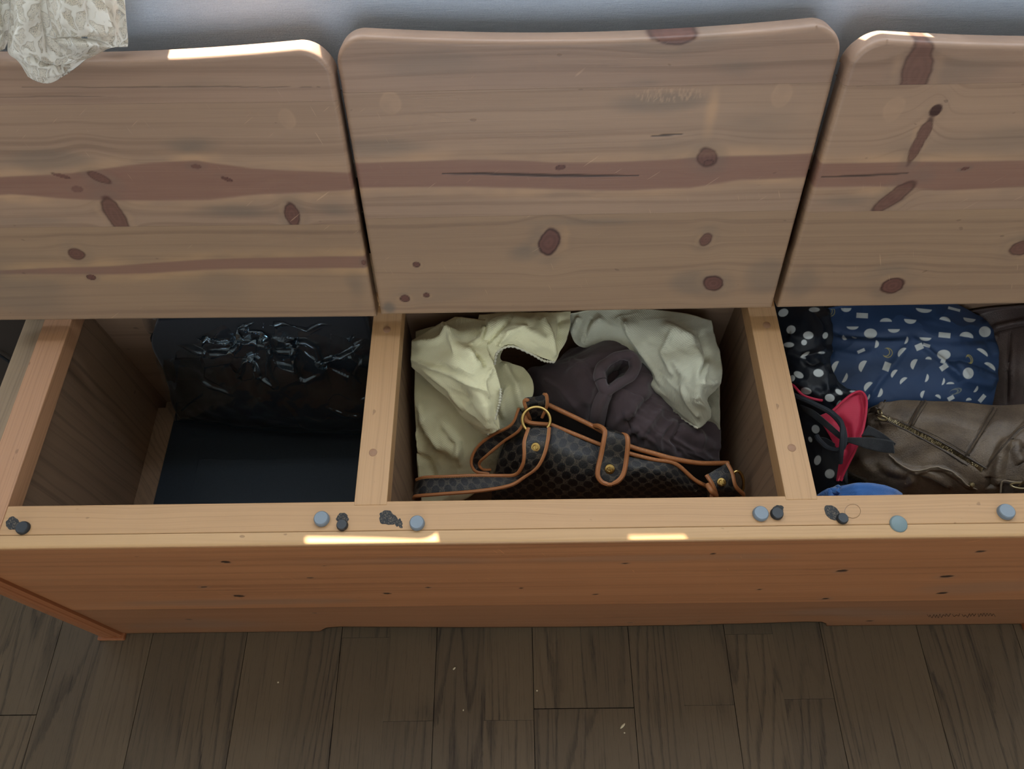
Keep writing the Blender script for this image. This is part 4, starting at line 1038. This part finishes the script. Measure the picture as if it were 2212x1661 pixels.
# ------------------------------------------------------------------ right compartment
CLIP = (.3115, .698, .2925, .572)
bg2 = empty('leather_garment', (.52, .53, -.30))
tag(bg2, 'dark purplish brown leather garment at the back right of the right compartment', 'garment')
rows = [[Z2(1450,40,-.085), Z2(1800,40,-.07), Z2(2200,30,-.065), Z2(2700,30,-.065)], [Z2(1600,250,-.105), Z2(1850,240,-.085), Z2(2200,230,-.075), Z2(2700,230,-.075)],
        [Z2(1650,550,-.13), Z2(1870,550,-.105), Z2(2200,540,-.09), Z2(2700,540,-.09)], [Z2(1650,900,-.16), Z2(1870,900,-.135), Z2(2200,900,-.12), Z2(2700,900,-.12)]]
G = surf(rows, 110, 110)
G, _, _ = ridged(G, [(z2((1820,250),(1950,220),(2120,190)), .005, 6), (z2((1830,275),(1960,240),(2120,215)), -.003, 4), (z2((1960,260),(1945,500),(1930,850)), -.0025, 3), (z2((1995,260),(1985,500),(1970,850)), .002, 8), (z2((1840,300),(1850,330)), .003, 4)])
G = creased(G, .002, 14, 1.0, 3.3)
grid_mesh('leather_back', G, m_leather('plum_brown_leather', lin(86, 71, 67), lin(60, 49, 47), .5, 800, .5), bg2, thick=.003)

def shapes_color(X, Y, base, shapes, conv):
    C = np.broadcast_to(np.array(base), X.shape+(3,)).copy()
    soft = 0.9
    for s in shapes:
        kind, cx, cy, rx, ry, ang = s[:6]; colr = np.array(s[6] if len(s) > 6 else lin(196, 202, 202))
        (ax, ay), = conv((cx, cy)); k = 1/conv.k
        dx, dy = X-ax, Y-ay; c_, s_ = math.cos(ang), math.sin(ang)
        a = (dx*c_+dy*s_)/(rx*k); b = (dy*c_-dx*s_)/(ry*k)
        px_ = min(rx, ry)*k
        if kind == 'o': d = (np.hypot(a, b)-1)*px_
        elif kind == 'h': d = np.maximum((np.hypot(a, b)-1)*px_, -b*ry*k)      # half disc
        elif kind == 'r': d = np.maximum((np.abs(a)-1)*rx*k, (np.abs(b)-1)*ry*k)
        elif kind == 'm':                                                       # outlined crescent
            d0 = np.maximum((np.hypot(a, b)-1)*px_, (.88-np.hypot(a+.45, b))*px_); d = np.abs(d0)-.7
        m_ = np.clip(.5-d/soft, 0, 1)[..., None]
        C = C*(1-m_)+colr*m_
    return C
z2.k = 3.610
NAVY = lin(44, 67, 102); GOLDL = lin(168, 156, 92)
npz = empty('printed_pouch', (.43, .47, -.30))
tag(npz, 'navy fabric pouch printed with pale half circles and crescent moons', 'pouch')
rows = [[Z2(500,40,-.065), Z2(900,40,-.05), Z2(1250,40,-.048), Z2(1500,50,-.055), Z2(1740,170,-.08)],
        [Z2(515,200,-.075), Z2(900,210,-.056), Z2(1250,220,-.050), Z2(1560,230,-.056), Z2(1815,290,-.082)],
        [Z2(525,400,-.085), Z2(900,400,-.066), Z2(1250,390,-.060), Z2(1580,430,-.062), Z2(1862,490,-.086)],
        [Z2(540,620,-.098), Z2(900,620,-.080), Z2(1280,620,-.074), Z2(1580,620,-.076), Z2(1848,640,-.096)],
        [Z2(560,840,-.115), Z2(900,850,-.098), Z2(1250,850,-.092), Z2(1550,850,-.094), Z2(1818,850,-.110)],
        [Z2(580,960,-.145), Z2(900,960,-.135), Z2(1250,960,-.130), Z2(1550,960,-.130), Z2(1810,950,-.140)]]
G = surf(rows, 420, 300)
G, _, _ = ridged(G, [(z2((560,260),(640,310),(900,330),(1190,318)), -.004, 8), (z2((560,310),(760,345),(1000,350),(1190,325)), .004, 8), (z2((1190,318),(1300,410),(1440,520),(1560,660)), .005, 7), (z2((1440,510),(1600,500),(1840,580)), -.004, 7),
     (z2((1230,330),(1500,350),(1830,330)), -.003, 9), (z2((1190,330),(1100,460),(950,650),(850,800)), .0035, 8), (z2((1470,540),(1600,660),(1780,690),(1845,600)), .005, 12), (z2((1560,500),(1620,640)), .002, 6), (z2((560,430),(760,470),(900,440)), .003, 9), (z2((1740,180),(1800,280),(1850,480)), .003, 8)])
G = creased(G, .0011, 22, 1.0, 9.1)
X, Y = to_px(G.reshape(-1, 3)); X = X.reshape(G.shape[:2]); Y = Y.reshape(G.shape[:2])
W_ = lin(196, 202, 202)
SH = [('h',678,92,40,30,0),('r',803,150,45,20,.05),('h',988,198,46,28,3.14),('h',1178,180,48,34,.08),('h',1285,98,62,30,.1),('r',1520,100,48,10,.25),('h',1448,190,44,30,3.4),('h',1640,172,48,30,.15),('o',1760,276,46,42,0),
      ('h',728,236,46,24,0),('h',1050,256,46,28,0),('o',868,290,50,38,0),('r',1445,303,46,20,.1),('h',1616,318,54,40,3.3),('h',1296,322,46,26,.05),('h',670,318,22,24,.9),('h',742,318,20,10,.3),('h',905,372,30,28,-1.4),('h',1142,342,30,20,-1.2),
      ('r',1248,394,30,24,-.4),('r',1305,382,28,12,.3),('h',1118,440,44,32,2.3),('r',795,426,30,12,-.4),('o',1440,455,52,38,0),('h',1738,442,50,28,3.75),('r',1434,505,18,18,.3),('r',1440,552,32,20,-.6),('h',1320,492,24,20,3.2),
      ('h',600,556,52,36,2.0),('h',818,548,48,42,2.05),('r',994,548,26,34,.35),('h',1218,532,42,38,2.0),('h',1796,552,50,30,3.75),('o',1630,600,42,44,.2),('h',662,634,40,26,-1.1),('h',1058,606,36,28,2.2),('h',1300,636,32,22,-1.3),('h',1430,664,28,18,-1.3),('h',1490,684,30,16,3.1),
      ('h',856,708,44,36,2.3),('h',1128,662,36,26,2.4),('h',935,750,36,28,-1.2),('h',1685,722,28,20,-1.0),('h',1282,766,30,26,1.9),('h',1392,788,24,22,-2.6),('r',1495,794,26,16,-.5),('h',1635,812,22,20,3.0),('r',1738,796,16,34,.7),('h',846,786,26,16,-1.1),
      ('h',1000,560,2,2,0),('m',1000,440,38,36,.3,GOLDL),('m',1640,490,22,34,-.4,GOLDL),('m',1532,740,44,20,-.3,lin(120,126,120)),('m',555,120,34,36,.2,GOLDL),('h',560,424,18,8,0),('h',520,180,18,22,1.0)]
C_ = shapes_color(X, Y, NAVY, SH, z2)
grid_mesh('pouch_body', G, m_print('navy_print', .5), npz, thick=.0016, color=C_)

bp = empty('polka_dot_pouch', (.36, .42, -.30))
tag(bp, 'black polka dot drawstring pouch with a red lining, beside the right divider', 'pouch')
BLACKC = lin(25, 30, 38)
rows = [[Z2(60,40,-.055), Z2(200,40,-.048), Z2(380,40,-.048), Z2(540,50,-.066)],
        [Z2(100,250,-.065), Z2(260,240,-.050), Z2(420,240,-.048), Z2(555,260,-.070)],
        [Z2(140,450,-.080), Z2(290,440,-.060), Z2(430,430,-.056), Z2(545,440,-.078)],
        [Z2(190,640,-.095), Z2(330,640,-.072), Z2(470,640,-.066), Z2(600,640,-.085)],
        [Z2(230,800,-.110), Z2(400,800,-.082), Z2(560,790,-.074), Z2(760,740,-.082)],
        [Z2(260,950,-.125), Z2(400,950,-.105), Z2(560,950,-.095), Z2(720,900,-.095)],
        [Z2(300,1150,-.140), Z2(430,1150,-.122), Z2(560,1150,-.112), Z2(700,1140,-.110)],
        [Z2(360,1400,-.155), Z2(470,1400,-.138), Z2(580,1400,-.128), Z2(690,1400,-.125)],
        [Z2(400,1640,-.175), Z2(500,1640,-.160), Z2(620,1640,-.150), Z2(700,1640,-.148)]]
G = surf(rows, 170, 400)
G, _, _ = ridged(G, [(z2((500,120),(540,220),(560,380),(520,480)), .005, 7), (z2((210,430),(330,480),(440,440),(520,400)), .006, 8), (z2((330,480),(400,520),(470,540)), -.006, 6), (z2((470,520),(490,600),(530,760)), .007, 7), (z2((520,520),(540,640),(570,760)), -.005, 6),
     (z2((580,700),(660,760),(720,745)), .004, 7), (z2((230,300),(330,340),(440,330)), .003, 9), (z2((250,640),(380,720),(500,790)), .004, 9), (z2((560,660),(640,700),(760,720)), -.004, 7)])
G = creased(G, .0014, 26, 1.0, 4.6)
X, Y = to_px(G.reshape(-1, 3)); X = X.reshape(G.shape[:2]); Y = Y.reshape(G.shape[:2])
SH = [('o',188,128,40,30,-.4),('o',430,104,42,18,0),('o',248,260,36,32,-.4),('o',383,304,40,30,0),('o',515,306,20,26,.4),('o',350,360,22,22,.4),('o',231,378,40,20,0),('o',358,455,40,12,-.55),('o',487,440,26,9,0),('o',345,478,20,8,.3),('o',308,612,40,24,.45),('o',462,598,40,30,.1),
      ('o',256,640,22,26,.6),('o',366,738,42,26,.2),('o',550,792,38,30,.2),('o',622,746,32,18,.6),('o',440,1036,30,34,-.5),('o',398,1116,14,22,-.4),('o',455,1278,26,38,.3),('o',550,1384,38,36,0),('o',738,744,32,9,.1),('o',620,840,14,32,.5)]
C_ = shapes_color(X, Y, BLACKC, SH, z2)
grid_mesh('pouch_body', G, m_print('black_polka_print', .42), bp, thick=.0016, color=C_)
M_RED = m_cloth('red_lining', lin(196, 52, 78), .45, 900, .1, .05, .15)
rows = [[Z2(430,945,-.080), Z2(580,880,-.070), Z2(700,770,-.066), Z2(790,742,-.064)], [Z2(480,985,-.080), Z2(620,960,-.074), Z2(750,860,-.066), Z2(836,810,-.062)],
        [Z2(530,1060,-.084), Z2(650,1050,-.078), Z2(760,980,-.070), Z2(832,930,-.064)], [Z2(580,1150,-.090), Z2(670,1130,-.082), Z2(760,1090,-.074), Z2(800,1080,-.070)],
        [Z2(625,1240,-.096), Z2(670,1230,-.090), Z2(720,1220,-.083), Z2(742,1215,-.081)], [Z2(612,1340,-.104), Z2(645,1340,-.100), Z2(672,1330,-.096), Z2(686,1325,-.095)], [Z2(598,1440,-.112), Z2(610,1442,-.110), Z2(622,1440,-.109), Z2(632,1436,-.108)]]
G = surf(rows, 60, 110)
G, _, _ = ridged(G, [(z2((790,760),(815,860),(800,1000),(760,1120)), -.004, 5), (z2((600,940),(680,1020),(690,1120),(650,1240)), -.007, 9)])
rf = grid_mesh('red_lining', creased(G, .0008, 30, 1.0, 2.0), M_RED, bp, thick=.0012); rf['label'] = 'red lining folded out'
tube('lining_edge', curve([Z2(560,905,-.068), Z2(640,830,-.063), Z2(720,765,-.061), Z2(790,742,-.060), Z2(832,790,-.059), Z2(835,880,-.060), Z2(815,1010,-.065), Z2(785,1110,-.070), Z2(742,1215,-.079), Z2(686,1325,-.092), Z2(634,1436,-.106)], 90), .0015, M_RED, bp, 8)
tube('lining_edge', curve([Z2(240,655,-.085), Z2(290,720,-.080), Z2(350,775,-.077), Z2(450,806,-.074), Z2(490,812,-.076)], 50), .0016, M_RED, bp, 8)
tube('thread_knot', curve([Z2(615,1440,-.106), Z2(632,1405,-.104), Z2(650,1415,-.104), Z2(640,1440,-.106)], 24), .0011, M_RED, bp, 6)
M_CORD = m_cloth('black_cord', lin(24, 28, 34), .8, 1200, .4, .2, .8)
def m_rope():
    M = Mat('black_braid'); u, v = M.uv(); c = M.obj(); n = M.noise(M.vec(c[0]*1500.0, c[1]*1500.0, c[2]*1500.0), 1.0, 2.0)
    M.set('Base Color', M.mix(n, lin(18, 21, 26), lin(44, 50, 58))); M.set('Roughness', .75); M.bump(n, .8, .0008); return M.m
M_ROPE = m_rope()
tube('drawstring', curve([Z2(262,770,-.080), Z2(340,800,-.066), Z2(450,850,-.060), Z2(560,910,-.056), Z2(640,1000,-.053), Z2(665,1090,-.053), Z2(655,1170,-.058), Z2(610,1200,-.066), Z2(530,1180,-.074), Z2(465,1120,-.080), Z2(450,1090,-.084)], 120), .0032, M_ROPE, bp, 8)
tube('drawstring', curve([Z2(560,900,-.058), Z2(640,985,-.050), Z2(648,1090,-.050), Z2(640,1200,-.060), Z2(630,1300,-.075)], 60), .0030, M_ROPE, bp, 8)
def ribbon(name, rows, mat, parent, thick=.0016, n=60, nu=8):
    L = catmull([at(*r[0]) for r in rows], n); R = catmull([at(*r[1]) for r in rows], n); t = np.linspace(0, 1, nu)[None, :, None]
    return grid_mesh(name, L[:, None]*(1-t)+R[:, None]*t, mat, parent, thick=thick)
ribbon('ribbon_tie', [(Z2(318,850,-.078), Z2(350,905,-.084)), (Z2(420,890,-.066), Z2(410,945,-.072)), (Z2(520,970,-.062), Z2(500,1010,-.068)), (Z2(620,1060,-.056), Z2(600,1095,-.062)), (Z2(700,1130,-.058), Z2(690,1160,-.064))], M_CORD, bp)
ribbon('ribbon_tie', [(Z2(665,1105,-.054), Z2(675,1135,-.058)), (Z2(760,1102,-.056), Z2(770,1165,-.062)), (Z2(860,1100,-.062), Z2(860,1195,-.068)), (Z2(960,1112,-.066), Z2(955,1215,-.072)), (Z2(1045,1128,-.067), Z2(1058,1225,-.072))], M_CORD, bp)
ribbon('ribbon_tie', [(Z2(850,1005,-.068), Z2(800,1085,-.066)), (Z2(910,1035,-.070), Z2(880,1090,-.070)), (Z2(980,1080,-.072), Z2(950,1120,-.074)), (Z2(1066,1150,-.074), Z2(1055,1165,-.076))], M_CORD, bp)
ribbon('ribbon_tie', [(Z2(440,1095,-.086), Z2(455,1125,-.088)), (Z2(520,1105,-.080), Z2(510,1180,-.086)), (Z2(590,1150,-.078), Z2(585,1195,-.082))], M_CORD, bp)

lb = empty('leather_bag', (.50, .38, -.30))
tag(lb, 'brown leather bag with a long diagonal brass zipper at the front', 'bag')
M_BR = m_leather('brown_leather', lin(110, 94, 76), lin(68, 56, 46), .5, 650, .7)
rows = [[Z2(800,900,-.105), Z2(960,835,-.085), Z2(1300,812,-.070), Z2(1800,850,-.070), Z2(2300,850,-.068), Z2(2800,850,-.068)],
        [Z2(800,1000,-.112), Z2(1000,960,-.082), Z2(1350,950,-.062), Z2(1800,1000,-.060), Z2(2250,1050,-.055), Z2(2800,1000,-.055)],
        [Z2(720,1180,-.128), Z2(1000,1150,-.092), Z2(1350,1120,-.072), Z2(1750,1180,-.066), Z2(2150,1250,-.056), Z2(2800,1200,-.056)],
        [Z2(640,1350,-.142), Z2(950,1330,-.108), Z2(1300,1310,-.090), Z2(1700,1380,-.080), Z2(2100,1430,-.068), Z2(2800,1400,-.066)],
        [Z2(660,1480,-.155), Z2(950,1480,-.128), Z2(1300,1490,-.112), Z2(1700,1530,-.100), Z2(2100,1550,-.088), Z2(2800,1550,-.085)],
        [Z2(700,1640,-.180), Z2(950,1640,-.160), Z2(1300,1660,-.148), Z2(1700,1680,-.140), Z2(2100,1680,-.130), Z2(2800,1680,-.125)]]
G = surf(rows, 300, 200)
zipl = z2((915,930),(1010,960),(1180,1035),(1340,1120),(1500,1205),(1640,1290),(1760,1365))
G, X, Y = ridged(G, [(zipl, -.0035, 5), (z2((1180,1015),(1230,920),(1295,812)), .0022, 3), (z2((1155,1010),(1200,920),(1265,815)), -.0014, 3), (z2((1600,1255),(1700,1090),(1830,870)), .0022, 3), (z2((1640,1240),(1730,1090),(1860,870)), -.0014, 3),
     (z2((1780,1330),(1900,1170),(2065,1010),(2200,930)), .0025, 4), (z2((1180,1360),(1340,1400),(1500,1490)), .003, 8), (z2((760,1230),(860,1330),(1050,1370),(1250,1450)), .006, 14), (z2((880,1310),(1000,1390),(1180,1420)), -.005, 10),
     (z2((1860,1480),(1850,1380),(1890,1200),(1950,1130)), .007, 10), (z2((1800,1400),(1810,1500)), -.006, 9), (z2((1990,1130),(2000,1230),(2040,1300)), .006, 10), (z2((2050,1150),(2080,1220),(2150,1260)), -.005, 9), (z2((940,1000),(1000,980),(1100,1010)), .003, 8), (z2((1010,1235),(1110,1320),(1220,1365),(1330,1340),(1430,1340),(1540,1400),(1620,1470),(1690,1505)), .003, 4),
     (z2((860,920),(880,1010)), .003, 6), (z2((960,830),(930,900)), .003, 5)])
G = creased(G, .0026, 13, 1.0, 7.2)
grid_mesh('bag_body', G, M_BR, lb, thick=.003)
# zipper: tape groove, two rows of teeth, slider with ring
def lift(poly, G, X, Y, off, n):
    """polyline in the picture -> points on the surface grid, raised by off"""
    P = catmull(np.array(poly), n); nn_ = facing(G); out = []; O = []
    for x, y in P:
        k = np.argmin((X-x)**2+(Y-y)**2); i, j = divmod(k, X.shape[1]); out.append(G[i, j]+nn_[i, j]*off); O.append(nn_[i, j])
    out = np.array(out); 
    for _ in range(3): out[1:-1] = (out[:-2]+2*out[1:-1]+out[2:])/4
    return out, np.array(O)
X, Y = to_px(G.reshape(-1, 3)); X = X.reshape(G.shape[:2]); Y = Y.reshape(G.shape[:2])
M_BRASS = plain('aged_brass', lin(150, 136, 104), .38, 1.0)
M_SEAM = m_leather('dark_leather_edge', lin(70, 58, 46), lin(46, 38, 31), .5, 900, .5)
M_EDGE = plain('pale_worn_edge', lin(132, 118, 98), .5)
def zipper(poly, n, parent):
    P, O = lift(poly, G, X, Y, .0012, n)
    z = grid_mesh('zipper_tape', np.stack([P+np.cross(np.gradient(P, axis=0)/np.linalg.norm(np.gradient(P, axis=0), axis=1, keepdims=True), O)*w for w in (-.0045, -.002, .002, .0045)], 1), M_SEAM, parent, thick=.001)
    bm = bmesh.new(); d = np.gradient(P, axis=0); d /= np.linalg.norm(d, axis=1, keepdims=True); s = np.cross(d, O)
    for i in range(n):
        sg = 1 if i % 2 else -1
        c = P[i]+s[i]*sg*.0011+O[i]*.0006
        v = []
        for a, b, e in ((-1,-1,-1),(1,-1,-1),(1,1,-1),(-1,1,-1),(-.8,-.8,1),(.8,-.8,1),(.8,.8,1),(-.8,.8,1)):
            v.append(bm.verts.new(c+s[i]*a*.0015+d[i]*b*.00055+O[i]*e*.0006))
        for f in ((0,1,2,3),(4,5,6,7),(0,1,5,4),(1,2,6,5),(2,3,7,6),(3,0,4,7)): bm.faces.new([v[k] for k in f])
    tag(from_bm('zipper_teeth', bm, M_BRASS, z), kind='stuff')
    return P, O
Pz, Oz = zipper(z2((1000,955),(1180,1035),(1340,1120),(1500,1205),(1640,1290),(1740,1350)), 150, lb)
zipper(z2((645,1355),(700,1390),(770,1425),(840,1445)), 36, lb)
for poly, r in ((((915,925),(1010,945),(1180,1015),(1340,1095),(1500,1180),(1650,1270),(1770,1345)), .0011), (((905,965),(1000,980),(1170,1060),(1330,1145),(1490,1235),(1620,1320)), .0009),
                (((1180,1015),(1230,920),(1295,812)), .0009), (((1600,1255),(1700,1090),(1830,870)), .0009), (((1780,1330),(1900,1170),(2065,1010),(2200,930)), .0010)):
    P, _ = lift(z2(*poly), G, X, Y, .0004, 60); tube('seam_cord', P, r, M_SEAM, lb, 6)
P, _ = lift(z2((1010,1235),(1110,1320),(1220,1365),(1330,1340),(1430,1340),(1540,1400),(1620,1470),(1690,1505)), G, X, Y, .0012, 70)
tube('pocket_edge', P, .0009, M_EDGE, lb, 6)
M_THR = plain('brown_thread', lin(46, 38, 30), .8)
def stitch_line(poly, n):
    P, O = lift(z2(*poly), G, X, Y, .0005, n*2); bm = bmesh.new()
    d = np.gradient(P, axis=0); d /= np.linalg.norm(d, axis=1, keepdims=True)+1e-9; s = np.cross(d, O)
    for i in range(0, n*2-1, 2):
        a, b = P[i]-d[i]*.0008, P[i]+d[i]*.0008
        v = [bm.verts.new(a+s[i]*.0003), bm.verts.new(a-s[i]*.0003), bm.verts.new(b-s[i]*.0003), bm.verts.new(b+s[i]*.0003), bm.verts.new(P[i]+O[i]*.0004)]
        for q in ((0, 1, 4), (1, 2, 4), (2, 3, 4), (3, 0, 4)): bm.faces.new([v[j] for j in q])
    tag(from_bm('stitching', bm, M_THR, lb), kind='stuff')
stitch_line(((1160,1000),(1205,915),(1265,815)), 30); stitch_line(((1630,1245),(1730,1080),(1855,875)), 45); stitch_line(((1200,1010),(1250,925),(1310,830)), 30); stitch_line(((1230,1100),(1360,1160),(1500,1250),(1590,1310)), 45)
stitch_line(((1250,1030),(1400,1100),(1560,1190),(1640,1240)), 45); stitch_line(((1180,1380),(1340,1420),(1480,1500)), 35)
pr = at(*Z2(935,905,-.070)); tube('zipper_ring', curve([Z2(925,890,-.074), Z2(945,885,-.070), Z2(955,915,-.069), Z2(935,925,-.073)], 30, closed=True), .0011, M_BRASS, lb, 8, True)
tube('zipper_pull', curve([Z2(925,940,-.074), Z2(960,935,-.070), Z2(990,950,-.070), Z2(985,965,-.072), Z2(945,960,-.074)], 40, closed=True), .0014, M_BRASS, lb, 8, True)
ribbon('zipper_slider', [(Z2(870,870,-.082), Z2(850,910,-.090)), (Z2(900,862,-.074), Z2(905,905,-.078)), (Z2(930,885,-.073), Z2(925,905,-.076))], M_SEAM, lb, .004)
lathe('rivet', [(0, .0016), (.0025, .0012), (.0034, 0), (.0034, -.002)], at(*Z2(1662,1470,-.088)), M_BRASS, lb, 16, (0, -.4, .9))
ribbon('side_flap', [(Z2(1900,1440,-.070), Z2(1880,1560,-.084)), (Z2(2000,1450,-.062), Z2(1990,1570,-.074)), (Z2(2200,1452,-.056), Z2(2200,1572,-.068)), (Z2(2500,1452,-.054), Z2(2500,1572,-.066))], M_SEAM, lb, .003)
tube('flap_edge', curve([Z2(1882,1530,-.078), Z2(1900,1442,-.067), Z2(2000,1450,-.059), Z2(2200,1452,-.053)], 50), .0010, M_EDGE, lb, 6)
tube('buckle_ring', curve([Z2(1960,1470,-.060), Z2(2000,1455,-.057), Z2(2080,1460,-.053), Z2(2120,1485,-.054), Z2(2060,1500,-.057), Z2(1990,1490,-.060)], 50, closed=True), .0012, M_BRASS, lb, 8, True)
tube('buckle_pin', curve([Z2(2025,1480,-.058), Z2(2070,1440,-.050)], 12), .0010, M_BRASS, lb, 8)

bc = empty('blue_cloth', (.40, .33, -.30))
tag(bc, 'bright blue fleecy cloth peeking over the front rail', 'cloth')
rows = [[Z2(455,1545,-.125), Z2(560,1492,-.112), Z2(780,1452,-.100), Z2(1000,1482,-.104), Z2(1115,1535,-.118)],
        [Z2(450,1580,-.128), Z2(570,1530,-.112), Z2(780,1495,-.098), Z2(1000,1520,-.102), Z2(1120,1570,-.120)],
        [Z2(450,1680,-.145), Z2(580,1640,-.125), Z2(790,1620,-.112), Z2(1000,1640,-.116), Z2(1120,1680,-.135)],
        [Z2(460,1760,-.20), Z2(590,1760,-.20), Z2(790,1760,-.20), Z2(1000,1760,-.20), Z2(1110,1760,-.20)]]
G = surf(rows, 70, 50)
G, _, _ = ridged(G, [(z2((600,1480),(590,1560)), -.006, 7), (z2((560,1495),(540,1560)), .003, 6)])
grid_mesh('cloth_fold', creased(G, .0012, 30), m_cloth('blue_fleece', lin(70, 120, 190), .95, 500, .25, .5, .7), bc, thick=.004)

CLIP = None
# ------------------------------------------------------------------ lace curtain hanging over the left lid
def m_lace():
    M = Mat('ivory_lace'); u, v = M.uv(); nt = M.nt
    wob = M.noise(M.vec(u*60.0, v*60.0, 0.0), 1.0, 2.0)
    d1 = M.voro(M.vec(u+wob*0.016, v*0.62+wob*0.012, 0.0), 105.0, 'DISTANCE_TO_EDGE')
    vine = d1.step(0.16, 0.07)
    net = M.voro(M.vec(u, v, 0.0), 700.0, 'DISTANCE_TO_EDGE').step(0.18, 0.08)
    fill = M.noise(M.vec(u*70.0+3.0, v*45.0, 3.0), 1.0, 1.0).step(0.42, 0.50)
    weave = M.noise(M.vec(u*900.0, v*900.0, 1.0), 1.0, 2.0)
    M.set('Base Color', M.mix(vine.max(fill*0.5), lin(214, 204, 186), lin(254, 251, 243))); M.set('Roughness', .9); M.set('Specular IOR Level', .1)
    al = (vine+net*0.8+fill*weave.step(0.3, 0.55)*0.9).min(1.0)
    M.bump(vine+fill*0.5, .8, .001)
    tr = M.node('ShaderNodeBsdfTranslucent'); tr.inputs['Color'].default_value = (*lin(250, 245, 234), 1)
    mx = M.node('ShaderNodeMixShader'); mx.inputs[0].default_value = 0.38; nt.links.new(M.b.outputs[0], mx.inputs[1]); nt.links.new(tr.outputs[0], mx.inputs[2])
    tp = M.node('ShaderNodeBsdfTransparent'); m2 = M.node('ShaderNodeMixShader'); nt.links.new((al*0.72+0.28).s, m2.inputs[0])
    nt.links.new(tp.outputs[0], m2.inputs[1]); nt.links.new(mx.outputs[0], m2.inputs[2]); nt.links.new(m2.outputs[0], M.out.inputs[0]); return M.m
M_LACE = m_lace()
lc = empty('lace_curtain', (-.42, .60, .27))
tag(lc, 'ivory lace curtain hem bunched over the left lid', 'curtain')
def on_plane(px, py, y):                     # picture point at a given depth
    d = CF+(px-IW/2)/FPX*CR+(IH/2-py)/FPX*CU; t = y/d[1]; return np.array([d[0]*t, y, CAMZ+d[2]*t])
def lace(name, rows, nu, nv, ridges, seed, amp=.002):
    R = [[on_plane(*p) for p in r] for r in rows]
    G = surf(R, nu, nv, raw=True); G, _, _ = ridged(G, ridges); G = creased(G, amp*.5, 24, 1.0, seed)
    return grid_mesh(name, G, M_LACE, lc, thick=.001)
U_ = -420
lace('rear_layer', [[(150,U_,.618), (200,U_,.612), (245,U_,.620)], [(170,-60,.612), (210,-60,.606), (262,-60,.614)], [(180,20,.604), (225,20,.600), (270,15,.606)], [(190,80,.598), (230,85,.594), (277,92,.600)], [(200,104,.594), (235,104,.590), (270,96,.596)]], 40, 120,
     [([(215,-40), (225,90)], .004, 8), ([(255,-40), (262,90)], -.003, 6)], 1.0)
lace('left_layer', [[(-220,U_,.616), (-160,U_,.600), (-90,U_,.610)], [(-60,-60,.606), (-20,-60,.590), (40,-60,.600)], [(-50,20,.596), (-15,20,.582), (30,20,.590)], [(-40,80,.590), (-15,85,.578), (20,80,.586)], [(-35,112,.588), (-10,112,.578), (10,105,.584)]], 40, 110,
     [([(-10,-40), (0,100)], .004, 8)], 2.0)
lace('middle_layer', [[(-60,U_,.606), (20,U_,.585), (100,U_,.596), (170,U_,.604)], [(10,-60,.596), (60,-60,.574), (120,-60,.582), (190,-60,.596)], [(20,20,.588), (60,20,.566), (110,20,.574), (170,20,.590)],
     [(18,80,.582), (55,90,.560), (110,95,.566), (170,100,.584)], [(18,112,.578), (60,130,.556), (120,135,.560), (205,112,.578)], [(40,130,.572), (70,148,.556), (110,150,.556), (160,148,.566)], [(62,165,.566), (80,175,.560), (110,178,.558), (146,158,.562)]], 90, 200,
     [([(45,-50), (60,40), (40,110)], .006, 9), ([(95,-50), (100,40), (110,120)], -.007, 8), ([(140,-40), (150,50), (170,100)], .006, 9), ([(50,120), (100,140), (150,150)], -.005, 5), ([(60,150), (100,160), (145,150)], .003, 4)], 3.0)
lace('front_layer', [[(60,U_,.585), (120,U_,.566), (190,U_,.580)], [(95,-60,.576), (150,-60,.556), (215,-60,.572)], [(105,20,.570), (160,20,.550), (232,20,.566)], [(118,70,.566), (170,74,.548), (246,68,.562)], [(120,84,.572), (175,80,.560), (248,76,.570)]], 60, 150,
     [([(140,-50), (145,60)], .004, 8), ([(190,-50), (200,70)], -.004, 8)], 4.0)
lace('hem_roll', [[(112,84,.566), (160,82,.552), (200,84,.556), (240,98,.566)], [(122,92,.556), (165,96,.545), (205,98,.548), (238,104,.560)], [(130,104,.560), (170,114,.548), (200,114,.552), (232,106,.564)], [(128,120,.568), (160,130,.562), (185,128,.564), (225,108,.572)]], 60, 40, [], 5.0, .001)

cb = tube('cable', [on_plane(-60, 742, .632), on_plane(-20, 758, .630), on_plane(0, 768, .628), on_plane(18, 780, .628), on_plane(40, 800, .634)], .0022, M_ROPE, None, 8)
tag(cb, 'thin black cable against the wall, left of the bench end', 'cable')
# ------------------------------------------------------------------ crumbs on the floor
M_CR = plain('crumb', lin(206, 192, 160), .8)
def crumb(px, py, l, w, ang, label):
    p = at(px, py, -T); bm = bmesh.new(); bmesh.ops.create_icosphere(bm, subdivisions=2, radius=1.0)
    for v in bm.verts:
        k = 1+.25*mnoise.noise(v.co*2.3+Vector((px, py, 0)))
        x, y = v.co.x*l*k, v.co.y*w*k
        v.co = Vector((p[0]+x*math.cos(ang)-y*math.sin(ang), p[1]+x*math.sin(ang)+y*math.cos(ang), -T+max(v.co.z*w*.6*k+w*.45, 0.0)))
    tag(from_bm('crumb', bm, M_CR, None, True), label, 'crumb')
crumb(1345, 1568, .0050, .0015, .75, 'largest sliver shaped crumb on the oak floor, right of centre')
crumb(981, 1444, .0026, .0014, .8, 'oval pale crumb on the oak floor below the middle of the bench')
crumb(1160, 1492, .0013, .0011, 0, 'tiny round crumb on the floor beside the cross joint of a plank')
crumb(1349, 1583, .0012, .0010, 0, 'tiny speck just below the largest sliver crumb')
crumb(1001, 1534, .0012, .0008, 1.4, 'tiny thin crumb on the floor below the oval crumb')
crumb(601, 1474, .0012, .0011, 0, 'tiny white speck alone on the floor at the left')
